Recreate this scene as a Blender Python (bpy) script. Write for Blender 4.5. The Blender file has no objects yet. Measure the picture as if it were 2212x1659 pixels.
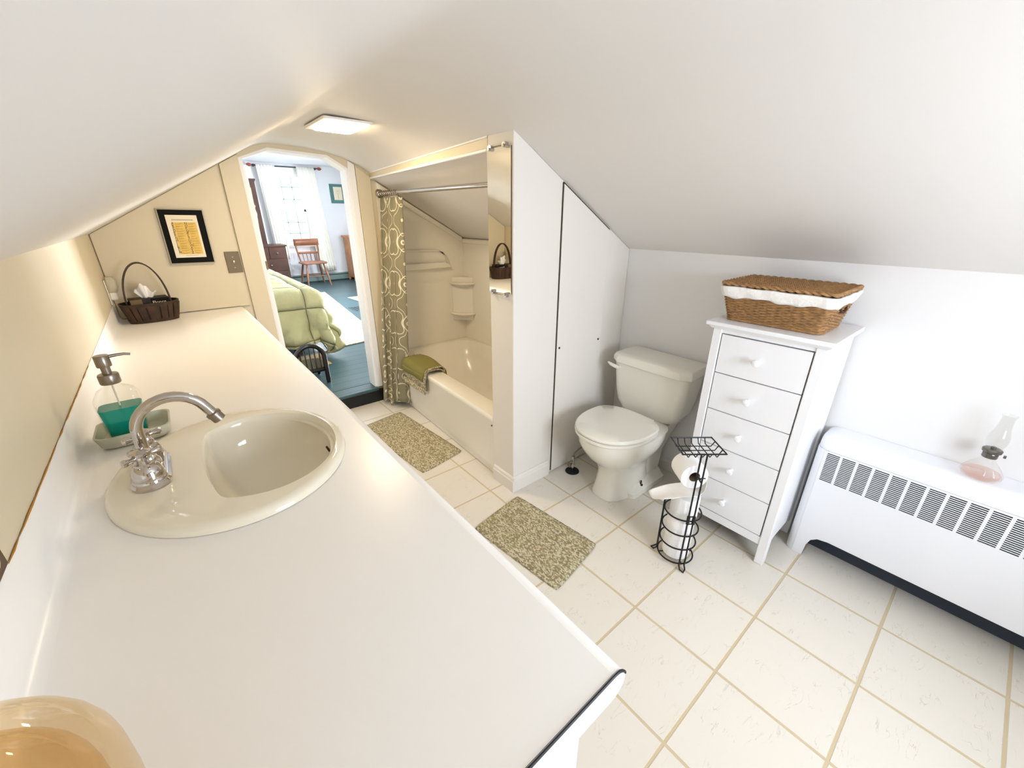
import bpy, bmesh, math, random
from mathutils import Vector, Matrix
random.seed(7)
PI = math.pi
SC = bpy.context.scene
COL = SC.collection

# ------------------------------------------------------------------ camera
yaw, pitch, roll = 0.6912, 0.3911, 0.0004
cam_d = bpy.data.cameras.new('camera'); cam = bpy.data.objects.new('camera', cam_d); COL.objects.link(cam)
F = Vector((math.sin(yaw)*math.cos(pitch), math.cos(yaw)*math.cos(pitch), -math.sin(pitch)))
RT = Vector((math.cos(yaw), -math.sin(yaw), 0)); UP = RT.cross(F)
mw = Matrix((RT, UP, -F)).transposed().to_4x4(); mw.translation = (-1.66816, -0.85378, 1.36403)
cam.matrix_world = mw
cam_d.sensor_fit = 'HORIZONTAL'; cam_d.sensor_width = 36; cam_d.lens = 876.6/2212*36
cam_d.clip_start = 0.02; cam_d.clip_end = 100
SC.camera = cam
SC.cycles.transparent_max_bounces = 32

# ------------------------------------------------------------------ world, daylight, exposure
w = bpy.data.worlds.new('sky'); SC.world = w; w.use_nodes = True
bg = w.node_tree.nodes['Background']; bg.inputs['Color'].default_value = (0.86, 0.93, 1, 1); bg.inputs['Strength'].default_value = .75
def area(name, loc, rot, sx, sy, power, col):
    d = bpy.data.lights.new(name, 'AREA'); d.shape = 'RECTANGLE'; d.size = sx; d.size_y = sy; d.energy = power; d.color = col
    o = bpy.data.objects.new(name, d); COL.objects.link(o); o.location = loc; o.rotation_euler = rot
    return o
area('daylight_bathroom_window', (-0.70, -1.90, 1.10), (PI/2, 0, 0), 0.8, 0.8, 23, (0.84, 0.90, 1.0))
area('daylight_bedroom_window', (0.2, 9.5, 2.7), (-PI/2+.75, 0, 0), 1.6, 1.0, 150, (0.9, 0.95, 1.0))
area('daylight_bedroom_side_window', (2.12, 5.0, 1.45), (PI/2, 0, PI/2), 1.3, 1.3, 235, (0.92, 0.96, 1.0))
SC.view_settings.view_transform = 'Standard'; SC.view_settings.look = 'None'
SC.view_settings.exposure = 1.05; SC.view_settings.gamma = 1.0
try: SC.view_settings.use_curve_mapping = False
except Exception: pass

# ------------------------------------------------------------------ materials
MAT = {}
def s2l(c): return tuple((x/255/12.92 if x/255 <= .04045 else ((x/255+.055)/1.055)**2.4) for x in c)
def pbr(name, col, rough=.5, metal=0., noise=0., nscale=20., bump=0., bscale=60., trans=0., ior=1.45, coat=0., emis=None, es=0., alpha=1., sheen=0.):
    m = bpy.data.materials.new(name); m.use_nodes = True; nt = m.node_tree; b = nt.nodes['Principled BSDF']
    c = s2l(col)
    b.inputs['Base Color'].default_value = (*c, 1); b.inputs['Roughness'].default_value = rough; b.inputs['Metallic'].default_value = metal
    b.inputs['IOR'].default_value = ior; b.inputs['Transmission Weight'].default_value = trans; b.inputs['Coat Weight'].default_value = coat
    b.inputs['Alpha'].default_value = alpha; b.inputs['Sheen Weight'].default_value = sheen
    if emis: b.inputs['Emission Color'].default_value = (*emis, 1); b.inputs['Emission Strength'].default_value = es
    if noise > 0 or bump > 0:
        tc = nt.nodes.new('ShaderNodeTexCoord')
    if noise > 0:
        n = nt.nodes.new('ShaderNodeTexNoise'); n.inputs['Scale'].default_value = nscale; n.inputs['Detail'].default_value = 6
        r = nt.nodes.new('ShaderNodeValToRGB'); nt.links.new(tc.outputs['Object'], n.inputs['Vector'])
        r.color_ramp.elements[0].position = .3; r.color_ramp.elements[1].position = .7
        r.color_ramp.elements[0].color = (*[x*(1-noise) for x in c], 1); r.color_ramp.elements[1].color = (*[min(1, x*(1+noise*.5)) for x in c], 1)
        nt.links.new(n.outputs['Fac'], r.inputs['Fac']); nt.links.new(r.outputs['Color'], b.inputs['Base Color'])
    if bump > 0:
        n2 = nt.nodes.new('ShaderNodeTexNoise'); n2.inputs['Scale'].default_value = bscale; n2.inputs['Detail'].default_value = 4
        bp = nt.nodes.new('ShaderNodeBump'); bp.inputs['Strength'].default_value = bump; bp.inputs['Distance'].default_value = .01
        nt.links.new(tc.outputs['Object'], n2.inputs['Vector']); nt.links.new(n2.outputs['Fac'], bp.inputs['Height']); nt.links.new(bp.outputs['Normal'], b.inputs['Normal'])
    MAT[name] = m
    return m
def clear(name, col, rough=.02, ior=1.45, tint=.0):
    """thin glass: lets light through so that what stands behind stays lit"""
    m = bpy.data.materials.new(name); m.use_nodes = True; nt = m.node_tree; nt.nodes.clear()
    o = nt.nodes.new('ShaderNodeOutputMaterial'); t = nt.nodes.new('ShaderNodeBsdfTransparent'); g = nt.nodes.new('ShaderNodeBsdfGlossy')
    lw = nt.nodes.new('ShaderNodeLayerWeight'); lw.inputs['Blend'].default_value = .5; mx = nt.nodes.new('ShaderNodeMixShader')
    pw = nt.nodes.new('ShaderNodeMath'); pw.operation = 'POWER'; pw.inputs[1].default_value = 4.0; fr = nt.nodes.new('ShaderNodeMath'); fr.operation = 'MULTIPLY_ADD'; fr.inputs[1].default_value = .55; fr.inputs[2].default_value = .03
    nt.links.new(lw.outputs['Facing'], pw.inputs[0]); nt.links.new(pw.outputs[0], fr.inputs[0])
    t.inputs['Color'].default_value = (*s2l(col), 1); g.inputs['Roughness'].default_value = rough; g.inputs['Color'].default_value = (1, 1, 1, 1)
    nt.links.new(fr.outputs[0], mx.inputs[0]); nt.links.new(t.outputs[0], mx.inputs[1]); nt.links.new(g.outputs[0], mx.inputs[2]); nt.links.new(mx.outputs[0], o.inputs[0])
    MAT[name] = m
pbr('wall_paint', (237, 235, 232), .5, bump=.08, bscale=25)
pbr('cream_paint', (219, 206, 176), .45, bump=.08, bscale=25)
pbr('ceiling_paint', (231, 227, 221), .6, bump=.12, bscale=7)
pbr('white_paint', (244, 243, 240), .4)
pbr('partition_paint', (236, 230, 220), .5, bump=.06, bscale=25)
pbr('bedroom_paint', (238, 240, 246), .6)
pbr('gap_dark', (60, 52, 36), .9)
pbr('laminate', (249, 246, 240), .3)
pbr('end_cap', (228, 232, 244), .5)  # bluish: cool window daylight is put into the base colour
pbr('black', (18, 16, 18), .5)
pbr('porcelain', (240, 236, 222), .08, coat=.3)
pbr('basin_white', (238, 230, 208), .09, coat=.3)
pbr('acrylic', (243, 238, 224), .2)
pbr('chrome', (196, 190, 184), .08, metal=1)
pbr('brushed_steel', (150, 140, 128), .32, metal=1)
pbr('pewter', (118, 104, 80), .5, metal=.5)
pbr('mirror_glass', (238, 236, 226), .01, metal=1)
pbr('gap_shade', (35, 30, 24), .8)  # painted shade for the gaps between the drawers
pbr('furniture_white', (246, 246, 247), .38)
pbr('radiator_white', (243, 244, 247), .35)
pbr('paper', (250, 248, 244), .9, bump=.15, bscale=120)
pbr('cloth_white', (246, 244, 238), .9, bump=.3, bscale=50)
pbr('black_wire', (16, 15, 17), .35)
pbr('cardboard', (120, 100, 70), .9)
pbr('lamp_frame', (238, 232, 220), .4)
pbr('lamp_glow', (255, 240, 215), .4, emis=(1, .79, .52), es=34)
pbr('wicker', (172, 130, 84), .7, noise=.4, nscale=70)
pbr('wicker_dark', (70, 46, 24), .9)
pbr('splint', (62, 40, 23), .55, noise=.6, nscale=22)
pbr('splint_dark', (36, 23, 15), .6, noise=.4, nscale=30)
pbr('mat_black', (9, 8, 8), .95)
pbr('frame_pewter', (150, 138, 110), .4, metal=.5)
pbr('print_paper', (243, 232, 206), .8)
pbr('print_yellow', (234, 200, 112), .8, noise=.12, nscale=40)
pbr('ink_brown', (64, 30, 14), .8)
pbr('ink_soft', (186, 132, 46), .8)
pbr('ink_grey', (196, 184, 156), .8)
pbr('soap_teal', (0, 168, 150), .15, trans=.5, ior=1.34)
pbr('soap_glass_dish', (226, 224, 200), .12, trans=.35)
pbr('plastic_white', (238, 232, 214), .4)
pbr('plastic_shade', (240, 232, 205), .35, trans=.5)
clear('glass', (250, 250, 248)); clear('glass_amber', (246, 234, 212), ior=1.5); clear('window_pane', (252, 253, 255)); clear('glass_lamp', (251, 251, 250), ior=1.5)
clear('oil_pink', (252, 240, 235), ior=1.2)
pbr('burner', (120, 118, 112), .3, metal=1)
pbr('mat_olive', (132, 124, 66), .95, bump=.3, bscale=200)
pbr('curtain_white', (250, 248, 240), .9, trans=.0)
pbr('quilt', (176, 178, 132), .92, bump=.25, bscale=22)
pbr('underbed_shade', (40, 32, 24), .9)  # painted shade for the space below the quilt
pbr('wood_dark', (70, 40, 28), .4, noise=.4, nscale=6)
pbr('wood_chair', (150, 98, 70), .4, noise=.3, nscale=8)
pbr('wood_pine', (214, 150, 100), .45, noise=.25, nscale=5)
pbr('brass_dark', (110, 84, 48), .35, metal=.8)
pbr('chair_black', (22, 16, 14), .25, coat=.3)
pbr('rush', (164, 138, 92), .8, noise=.4, nscale=60)
pbr('teal_mat', (74, 120, 120), .7)
pbr('heater_teal', (120, 144, 140), .5)
pbr('glazing', (176, 190, 196), .6)
pbr('heater_dark', (36, 52, 54), .6)
pbr('rug_white', (232, 226, 212), .95, noise=.1, nscale=60)
pbr('riser_black', (14, 16, 16), .5)
pbr('finial', (150, 74, 54), .4)
pbr('rod_dark', (54, 66, 66), .4, metal=.6)
pbr('brown_plate', (96, 68, 40), .4, metal=.6)
pbr('rubber', (12, 14, 22), .6)
pbr('bolt_rust', (70, 52, 34), .5, metal=.7)
pbr('rad_inside', (62, 70, 82), .8)

def tile_mat():
    m = bpy.data.materials.new('floor_tile'); m.use_nodes = True; nt = m.node_tree; b = nt.nodes['Principled BSDF']; L = nt.links.new
    tc = nt.nodes.new('ShaderNodeTexCoord'); sp = nt.nodes.new('ShaderNodeSeparateXYZ'); L(tc.outputs['Object'], sp.inputs[0])
    def M(op, a, bb=None):
        n = nt.nodes.new('ShaderNodeMath'); n.operation = op
        for i, x in enumerate((a, bb)):
            if x is None: continue
            if hasattr(x, 'is_linked'): L(x, n.inputs[i])
            else: n.inputs[i].default_value = x
        return n.outputs[0]
    T = .305; ds = []; ids = []
    for ax in 'XY':
        u = M('ADD', M('DIVIDE', sp.outputs[ax], T), 100.5)
        ds.append(M('ABSOLUTE', M('SUBTRACT', M('FRACT', u), .5))); ids.append(M('FLOOR', u))
    wob = nt.nodes.new('ShaderNodeTexNoise'); wob.inputs['Scale'].default_value = 40; L(tc.outputs['Object'], wob.inputs['Vector'])
    d = M('ADD', M('MINIMUM', ds[0], ds[1]), M('MULTIPLY', M('SUBTRACT', wob.outputs['Fac'], .5), .006))
    gr = nt.nodes.new('ShaderNodeMapRange'); gr.inputs['From Min'].default_value = .011; gr.inputs['From Max'].default_value = .017; L(d, gr.inputs['Value'])
    # veins: stretched noise, different per tile
    cmb = nt.nodes.new('ShaderNodeCombineXYZ'); L(M('ADD', M('MULTIPLY', sp.outputs['X'], 6), M('MULTIPLY', ids[0], 7.3)), cmb.inputs[0])
    L(M('ADD', M('MULTIPLY', sp.outputs['Y'], 22), M('MULTIPLY', ids[1], 3.7)), cmb.inputs[1])
    vn = nt.nodes.new('ShaderNodeTexNoise'); vn.inputs['Scale'].default_value = 1.4; vn.inputs['Detail'].default_value = 5; vn.inputs['Distortion'].default_value = 1.2; L(cmb.outputs[0], vn.inputs['Vector'])
    vm = nt.nodes.new('ShaderNodeMapRange'); vm.inputs['From Min'].default_value = 0; vm.inputs['From Max'].default_value = .012
    L(M('ABSOLUTE', M('SUBTRACT', vn.outputs['Fac'], .5)), vm.inputs['Value'])
    msk = nt.nodes.new('ShaderNodeTexNoise'); msk.inputs['Scale'].default_value = 14; L(tc.outputs['Object'], msk.inputs['Vector'])
    mm = nt.nodes.new('ShaderNodeMapRange'); mm.inputs['From Min'].default_value = .5; mm.inputs['From Max'].default_value = .62; L(msk.outputs['Fac'], mm.inputs['Value'])
    vf = M('MULTIPLY', M('SUBTRACT', 1, vm.outputs[0]), M('MULTIPLY', mm.outputs[0], .55))
    mx = nt.nodes.new('ShaderNodeMixRGB'); mx.inputs[1].default_value = (*s2l((229, 222, 208)), 1); mx.inputs[2].default_value = (*s2l((176, 166, 146)), 1); L(vf, mx.inputs[0])
    m2 = nt.nodes.new('ShaderNodeMixRGB'); m2.inputs[1].default_value = (*s2l((207, 189, 153)), 1); L(gr.outputs[0], m2.inputs[0]); L(mx.outputs[0], m2.inputs[2])
    L(m2.outputs[0], b.inputs['Base Color'])
    rr = nt.nodes.new('ShaderNodeMapRange'); rr.inputs['To Min'].default_value = .8; rr.inputs['To Max'].default_value = .3; L(gr.outputs[0], rr.inputs['Value']); L(rr.outputs[0], b.inputs['Roughness'])
    bp = nt.nodes.new('ShaderNodeBump'); bp.inputs['Strength'].default_value = .5; bp.inputs['Distance'].default_value = .003; L(gr.outputs[0], bp.inputs['Height']); L(bp.outputs[0], b.inputs['Normal'])
    MAT['floor_tile'] = m
tile_mat()
def plank_mat():
    m = bpy.data.materials.new('teal_planks'); m.use_nodes = True; nt = m.node_tree; b = nt.nodes['Principled BSDF']; L = nt.links.new
    tc = nt.nodes.new('ShaderNodeTexCoord'); mp = nt.nodes.new('ShaderNodeMapping'); L(tc.outputs['Object'], mp.inputs[0]); mp.inputs['Location'].default_value = (0, -.01, 0)
    br = nt.nodes.new('ShaderNodeTexBrick'); br.offset = .37; br.inputs['Scale'].default_value = 1; br.inputs['Brick Width'].default_value = 3.2; br.inputs['Row Height'].default_value = .125
    br.inputs['Mortar Size'].default_value = .004; br.inputs['Color1'].default_value = (*s2l((56, 84, 90)), 1); br.inputs['Color2'].default_value = (*s2l((66, 94, 100)), 1); br.inputs['Mortar'].default_value = (*s2l((28, 44, 48)), 1)
    L(mp.outputs[0], br.inputs['Vector']); L(br.outputs['Color'], b.inputs['Base Color']); b.inputs['Roughness'].default_value = .3
    MAT['teal_planks'] = m
plank_mat()
def braid_mat(name, c1, c2, c3, sc=90):
    m = bpy.data.materials.new(name); m.use_nodes = True; nt = m.node_tree; b = nt.nodes['Principled BSDF']; L = nt.links.new
    tc = nt.nodes.new('ShaderNodeTexCoord'); mp = nt.nodes.new('ShaderNodeMapping'); L(tc.outputs['Object'], mp.inputs[0]); mp.inputs['Scale'].default_value = (1.5, .9, 1)
    v = nt.nodes.new('ShaderNodeTexVoronoi'); v.inputs['Scale'].default_value = sc; L(mp.outputs[0], v.inputs['Vector'])
    sp = nt.nodes.new('ShaderNodeSeparateXYZ'); L(v.outputs['Color'], sp.inputs[0])
    r = nt.nodes.new('ShaderNodeValToRGB'); r.color_ramp.interpolation = 'CONSTANT'
    e = r.color_ramp.elements; e[0].color = (*s2l(c1), 1); e[1].position = .4; e[1].color = (*s2l(c2), 1); x = e.new(.72); x.color = (*s2l(c3), 1)
    L(sp.outputs[0], r.inputs[0]); L(r.outputs[0], b.inputs['Base Color']); b.inputs['Roughness'].default_value = .95
    bp = nt.nodes.new('ShaderNodeBump'); bp.invert = True; bp.inputs['Strength'].default_value = .9; bp.inputs['Distance'].default_value = .004; L(v.outputs['Distance'], bp.inputs['Height']); L(bp.outputs[0], b.inputs['Normal'])
    MAT[name] = m
braid_mat('braid_green', (150, 136, 100), (212, 200, 172), (178, 170, 128), 130)
braid_mat('braid_cream', (206, 194, 168), (236, 228, 208), (186, 176, 160), 70)
def curtain_mat():
    m = bpy.data.materials.new('trellis_cloth'); m.use_nodes = True; nt = m.node_tree; b = nt.nodes['Principled BSDF']; L = nt.links.new
    tc = nt.nodes.new('ShaderNodeTexCoord'); sp = nt.nodes.new('ShaderNodeSeparateXYZ'); L(tc.outputs['UV'], sp.inputs[0])
    def M(op, a, bb=None):
        n = nt.nodes.new('ShaderNodeMath'); n.operation = op
        for i, x in enumerate((a, bb)):
            if x is None: continue
            if hasattr(x, 'is_linked'): L(x, n.inputs[i])
            else: n.inputs[i].default_value = x
        return n.outputs[0]
    def seg(fn, val, wd):   # white line where fn == val
        return M('LESS_THAN', M('ABSOLUTE', M('SUBTRACT', fn, val)), wd)
    U = M('MULTIPLY', sp.outputs['X'], 2*PI); V = M('MULTIPLY', sp.outputs['Y'], 2*PI)
    cu, cv = M('COSINE', U), M('COSINE', V); c2u, c2v = M('COSINE', M('MULTIPLY', U, 2)), M('COSINE', M('MULTIPLY', V, 2))
    g = M('ADD', M('ADD', cu, cv), M('MULTIPLY', M('MULTIPLY', c2u, c2v), .55))
    lines = M('MAXIMUM', seg(g, .42, .085), seg(g, -.55, .085))
    h = M('ADD', M('MULTIPLY', cu, -1), cv)
    lines = M('MAXIMUM', lines, seg(h, 1.25, .08))
    lines = M('MAXIMUM', lines, M('GREATER_THAN', M('ADD', M('MULTIPLY', cu, cv), M('MULTIPLY', c2v, .35)), 1.28))
    mx = nt.nodes.new('ShaderNodeMixRGB'); mx.inputs[1].default_value = (*s2l((142, 134, 106)), 1); mx.inputs[2].default_value = (*s2l((230, 222, 192)), 1)
    L(lines, mx.inputs[0]); L(mx.outputs[0], b.inputs['Base Color']); b.inputs['Roughness'].default_value = .85
    MAT['trellis_cloth'] = m
curtain_mat()

def quilt_mat():
    m = MAT['quilt']; nt = m.node_tree; b = nt.nodes['Principled BSDF']; L = nt.links.new
    for l in list(b.inputs['Normal'].links): nt.links.remove(l)
    tc = nt.nodes.new('ShaderNodeTexCoord'); sp = nt.nodes.new('ShaderNodeSeparateXYZ'); L(tc.outputs['UV'], sp.inputs[0])
    def M(op, a, bb=None):
        n = nt.nodes.new('ShaderNodeMath'); n.operation = op
        for i, x in enumerate((a, bb)):
            if x is None: continue
            if hasattr(x, 'is_linked'): L(x, n.inputs[i])
            else: n.inputs[i].default_value = x
        return n.outputs[0]
    ds = [M('ABSOLUTE', M('SUBTRACT', M('FRACT', M('ADD', M('DIVIDE', sp.outputs[ax], .30), o)), .5)) for ax, o in (('X', 10.1), ('Y', 10.35))]
    d = M('MINIMUM', ds[0], ds[1])
    puff = M('SUBTRACT', 1, M('POWER', 2.718, M('MULTIPLY', d, -16)))
    nz = nt.nodes.new('ShaderNodeTexNoise'); nz.inputs['Scale'].default_value = 16; L(tc.outputs['UV'], nz.inputs['Vector'])
    bp = nt.nodes.new('ShaderNodeBump'); bp.inputs['Strength'].default_value = 1; bp.inputs['Distance'].default_value = .03
    L(M('ADD', puff, M('MULTIPLY', nz.outputs['Fac'], .35)), bp.inputs['Height']); L(bp.outputs[0], b.inputs['Normal'])
    mx = nt.nodes.new('ShaderNodeMixRGB'); mx.inputs[1].default_value = (*s2l((188, 185, 144)), 1); mx.inputs[2].default_value = (*s2l((124, 120, 84)), 1)
    L(M('LESS_THAN', d, .011), mx.inputs[0]); L(mx.outputs[0], b.inputs['Base Color'])
quilt_mat()

# ------------------------------------------------------------------ geometry helpers
ORG = {}
class B:
    """collects shapes in world coordinates (through M) and links them as ONE mesh"""
    def __init__(s, M=None): s.bm = bmesh.new(); s.M = M or Matrix(); s.uv = None
    def v(s, p): return s.bm.verts.new(s.M @ Vector(p))
    def f(s, vs):
        try: return s.bm.faces.new(vs)
        except ValueError: return None
    def box(s, a, b):
        x0, x1 = sorted((a[0], b[0])); y0, y1 = sorted((a[1], b[1])); z0, z1 = sorted((a[2], b[2]))
        q = [s.v(p) for p in ((x0,y0,z0),(x1,y0,z0),(x1,y1,z0),(x0,y1,z0),(x0,y0,z1),(x1,y0,z1),(x1,y1,z1),(x0,y1,z1))]
        for i in ((3,2,1,0),(4,5,6,7),(0,1,5,4),(1,2,6,5),(2,3,7,6),(3,0,4,7)): s.f([q[k] for k in i])
        return s
    def loft(s, rings, cap=True, close=True, loop=False):
        R = [[s.v(p) for p in r] for r in rings]; n = len(R[0])
        pairs = list(zip(R, R[1:])) + ([(R[-1], R[0])] if loop else [])
        for a, b in pairs:
            for i in range(n if close else n-1):
                j = (i+1) % n; s.f([a[i], a[j], b[j], b[i]])
        if cap and not loop: s.f(R[0][::-1]); s.f(R[-1])
        return s
    def prism(s, poly, ax, a, b):
        def P(u, v, t): return {'x': (t, u, v), 'y': (u, t, v), 'z': (u, v, t)}[ax]
        return s.loft([[P(u, v, a) for u, v in poly], [P(u, v, b) for u, v in poly]])
    def tube(s, pts, r, n=8, closed=False, cap=True, flat=None):
        pts = [Vector(p) for p in pts]; N = len(pts); rings = []; prev = None
        for i, p in enumerate(pts):
            a = pts[(i-1) % N] if closed or i > 0 else p; b = pts[(i+1) % N] if closed or i < N-1 else p
            t = (b-a).normalized()
            if prev is None:
                u = t.orthogonal().normalized()
                if flat is not None: u = (Vector(flat) - Vector(flat).dot(t)*t).normalized()
            else: u = (prev - prev.dot(t)*t).normalized()
            prev = u; w_ = t.cross(u); rr = r[i] if isinstance(r, (list, tuple)) and len(r) == N and flat is None else r
            ru, rw = (rr, rr) if not isinstance(rr, (list, tuple)) else rr
            rings.append([p + u*ru*math.cos(2*PI*k/n) + w_*rw*math.sin(2*PI*k/n) for k in range(n)])
        return s.loft(rings, cap=cap and not closed, loop=closed)
    def lathe(s, prof, c, ax='z', n=32, cap=True):
        rings = []
        for r, h in prof:
            ring = []
            for k in range(n):
                a = 2*PI*k/n; x, y = max(r, 1e-4)*math.cos(a), max(r, 1e-4)*math.sin(a)
                d = {'z': (x, y, h), 'x': (h, x, y), 'y': (x, h, -y)}[ax]
                ring.append((c[0]+d[0], c[1]+d[1], c[2]+d[2]))
            rings.append(ring)
        return s.loft(rings, cap=cap)
    def cyl(s, c, r, h0, h1, ax='z', n=24): return s.lathe([(r, h0), (r, h1)], c, ax, n)
    def ball(s, c, r, n=16, sz=1.0):
        return s.lathe([(r*math.sin(PI*k/10), -r*sz*math.cos(PI*k/10)) for k in range(11)], c, 'z', n)
    def obj(s, name, mat, parent=None, bevel=0., seg=2, smooth=False, sub=0, kind=None):
        bmesh.ops.remove_doubles(s.bm, verts=s.bm.verts, dist=1e-6)
        bmesh.ops.recalc_face_normals(s.bm, faces=s.bm.faces)
        me = bpy.data.meshes.new(name)
        org = ORG.get(parent.name, Vector()) if parent else Vector()
        if org.length: bmesh.ops.translate(s.bm, verts=s.bm.verts, vec=-org)
        s.bm.to_mesh(me); s.bm.free()
        o = bpy.data.objects.new(name, me); COL.objects.link(o); me.materials.append(MAT[mat] if isinstance(mat, str) else mat)
        if parent: o.parent = parent; ORG[o.name] = org
        if bevel:
            bv = o.modifiers.new('bevel', 'BEVEL'); bv.width = bevel; bv.segments = seg; bv.limit_method = 'ANGLE'; bv.angle_limit = .6
        if sub:
            sb = o.modifiers.new('sub', 'SUBSURF'); sb.levels = sub; sb.render_levels = sub
        if smooth or bevel or sub:
            for p in me.polygons: p.use_smooth = True
            if not sub:
                try: me.set_sharp_from_angle(angle=.7 if smooth else .5)
                except Exception: pass
        if kind: o['kind'] = kind
        return o
def thing(name, label, cat, loc=(0, 0, 0), group=None):
    o = bpy.data.objects.new(name, None); COL.objects.link(o); o.location = loc; o.empty_display_size = .05
    ORG[o.name] = Vector(loc); o['label'] = label; o['category'] = cat
    if group: o['group'] = group
    return o
def tag(o, label, cat, group=None):
    o['label'] = label; o['category'] = cat
    if group: o['group'] = group
    return o
def copy_tree(o, parent=None):
    c = o.copy(); COL.objects.link(c)
    if parent: c.parent = parent
    for ch in list(o.children): copy_tree(ch, c)
    return c
def S(name, b, mat, parent=None, bevel=0., **k):
    return b.obj(name, mat, parent, bevel, kind=None if parent else 'structure', **k)
def rrect(cx, cy, hx, hy, r, n=6):
    r = min(r, hx*.999, hy*.999); out = []
    for qx, qy, a0 in ((1, 1, 0), (-1, 1, PI/2), (-1, -1, PI), (1, -1, 1.5*PI)):
        for k in range(n+1):
            a = a0 + PI/2*k/n; out.append((cx+qx*(hx-r)+r*math.cos(a), cy+qy*(hy-r)+r*math.sin(a)))
    return out
def r3(poly, z): return [(x, y, z) for x, y in poly]
def arc(c, r, a0, a1, n, f): return [f(c[0]+r*math.cos(a0+(a1-a0)*k/n), c[1]+r*math.sin(a0+(a1-a0)*k/n)) for k in range(n+1)]

XL, XR, YD, YN, YP, YQ = -1.92, .31, 2.13, -1.75, .53, .70
# ------------------------------------------------------------------ room shell
S('floor', B().box((XL-.1, YN-.1, -.08), (XR+.1, 2.12, 0)), 'floor_tile')
S('wall_left', B().box((XL-.1, YN, 0), (XL, YD, 1.4)), 'cream_paint')
S('wall_right', B().box((XR, YN, 0), (XR+.1, YD, 1.3)), 'wall_paint')
prof = [(-1.92, 1.283), (-1.40, 1.580), (-1.17, 1.712), (-1.115, 1.740), (-1.06, 1.753), (-.98, 1.756), (-.84, 1.750), (-.72, 1.737), (-.62, 1.714), (-.52, 1.674), (-.40, 1.609), (.31, 1.203)]
off = [(-1.92, 1.40), (-1.17, 1.83), (-1.0, 1.86), (-.6, 1.83), (.31, 1.32)]
S('ceiling', B().prism([(-2.02, 1.226)] + prof + [(.41, 1.146), (.41, 1.27)] + off[::-1] + [(-2.02, 1.34)], 'y', YN, YD), 'ceiling_paint', smooth=True)
# far wall with the doorway cut through it
DL, DR = -1.205, -.594
op = [(DR, -.08), (DR, 1.655), (-.715, 1.722), (-1.045, 1.735), (DL, 1.672), (DL, -.08)]
wf = [(-3.3, -.08)] + op[::-1] + [(1.95, -.08), (1.95, 2.5), (-3.3, 2.5)]
S('wall_far', B().prism(wf, 'y', YD, YD+.1), 'cream_paint')
S('trim_1', B().prism([(-1.915, .86), (-1.316, .86), (-1.316, 1.625), (-1.915, 1.283)], 'y', YD-.014, YD), 'cream_paint')
S('trim_2', B().prism([(-1.302, .0), (DL, .0), (DL, 1.688), (-1.302, 1.633)], 'y', YD-.016, YD), 'cream_paint', bevel=.002)
S('trim_3', B().prism([(DR, .115), (-.552, .115), (-.552, 1.679), (DR, 1.70)], 'y', YD-.018, YD), 'white_paint', bevel=.003)
S('trim_4', B().prism([(-.548, .0), (-.47, .0), (-.452, 1.61), (-.548, 1.676)], 'y', YD-.012, YD), 'cream_paint', bevel=.002)
d1 = S('door_1', B().prism([(DL, .115), (DL, 1.672), (-1.045, 1.735), (-.715, 1.722), (DR, 1.655), (DR, .115), (DR-.014, .115), (DR-.014, 1.647), (-.72, 1.708), (-1.04, 1.721), (DL+.022, 1.667), (DL+.022, .115)], 'y', YD-.004, YD+.11), 'white_paint')
B().box((DL+.024, YD+.11, .125), (DL+.05, YD+.62, 1.64)).obj('door_leaf', 'white_paint', d1)
B().prism([(DL+.02, 1.05), (DL+.05, 1.05), (DL+.05, 1.10), (DL+.02, 1.10)], 'y', YD+.09, YD+.112).obj('hinge', 'pewter', d1)
S('trim_5', B().box((DL-.05, 2.098, 0), (-.47, 2.129, .0915)), 'riser_black')
S('trim_6', B().box((DL, 2.088, .092), (DR, 2.234, .1155)), 'teal_planks', bevel=.008)
# near gable wall with the window that lights this end
wn = [(XL-.1, 0), (XR+.1, 0), (XR+.1, 1.25), (-.7, 1.95), (-1.0, 1.95), (XL-.1, 1.33)]
b = B()
for poly in ([(XL-.1, 0), (-1.1, 0), (-1.1, 1.82), (XL-.1, 1.33)], [(-.3, 0), (XR+.1, 0), (XR+.1, 1.25), (-.3, 1.62)], [(-1.1, 0), (-.3, 0), (-.3, .7), (-1.1, .7)], [(-1.1, 1.5), (-.3, 1.5), (-.3, 1.62), (-.7, 1.85), (-1.1, 1.82)]):
    b.prism(poly, 'y', YN-.1, YN)
S('wall_near', b, 'wall_paint')
b = B()
for x in (-1.1, -.72, -.34): b.box((x, YN-.09, .7), (x+.04, YN+.012, 1.5))
for z in (.7, 1.08, 1.46): b.box((-1.1, YN-.085, z), (-.3, YN-.03, z+.04))
w1 = S('window_1', b, 'white_paint')
B().box((-1.08, YN-.06, .72), (-.32, YN-.055, 1.48)).obj('pane', 'window_pane', w1)
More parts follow.
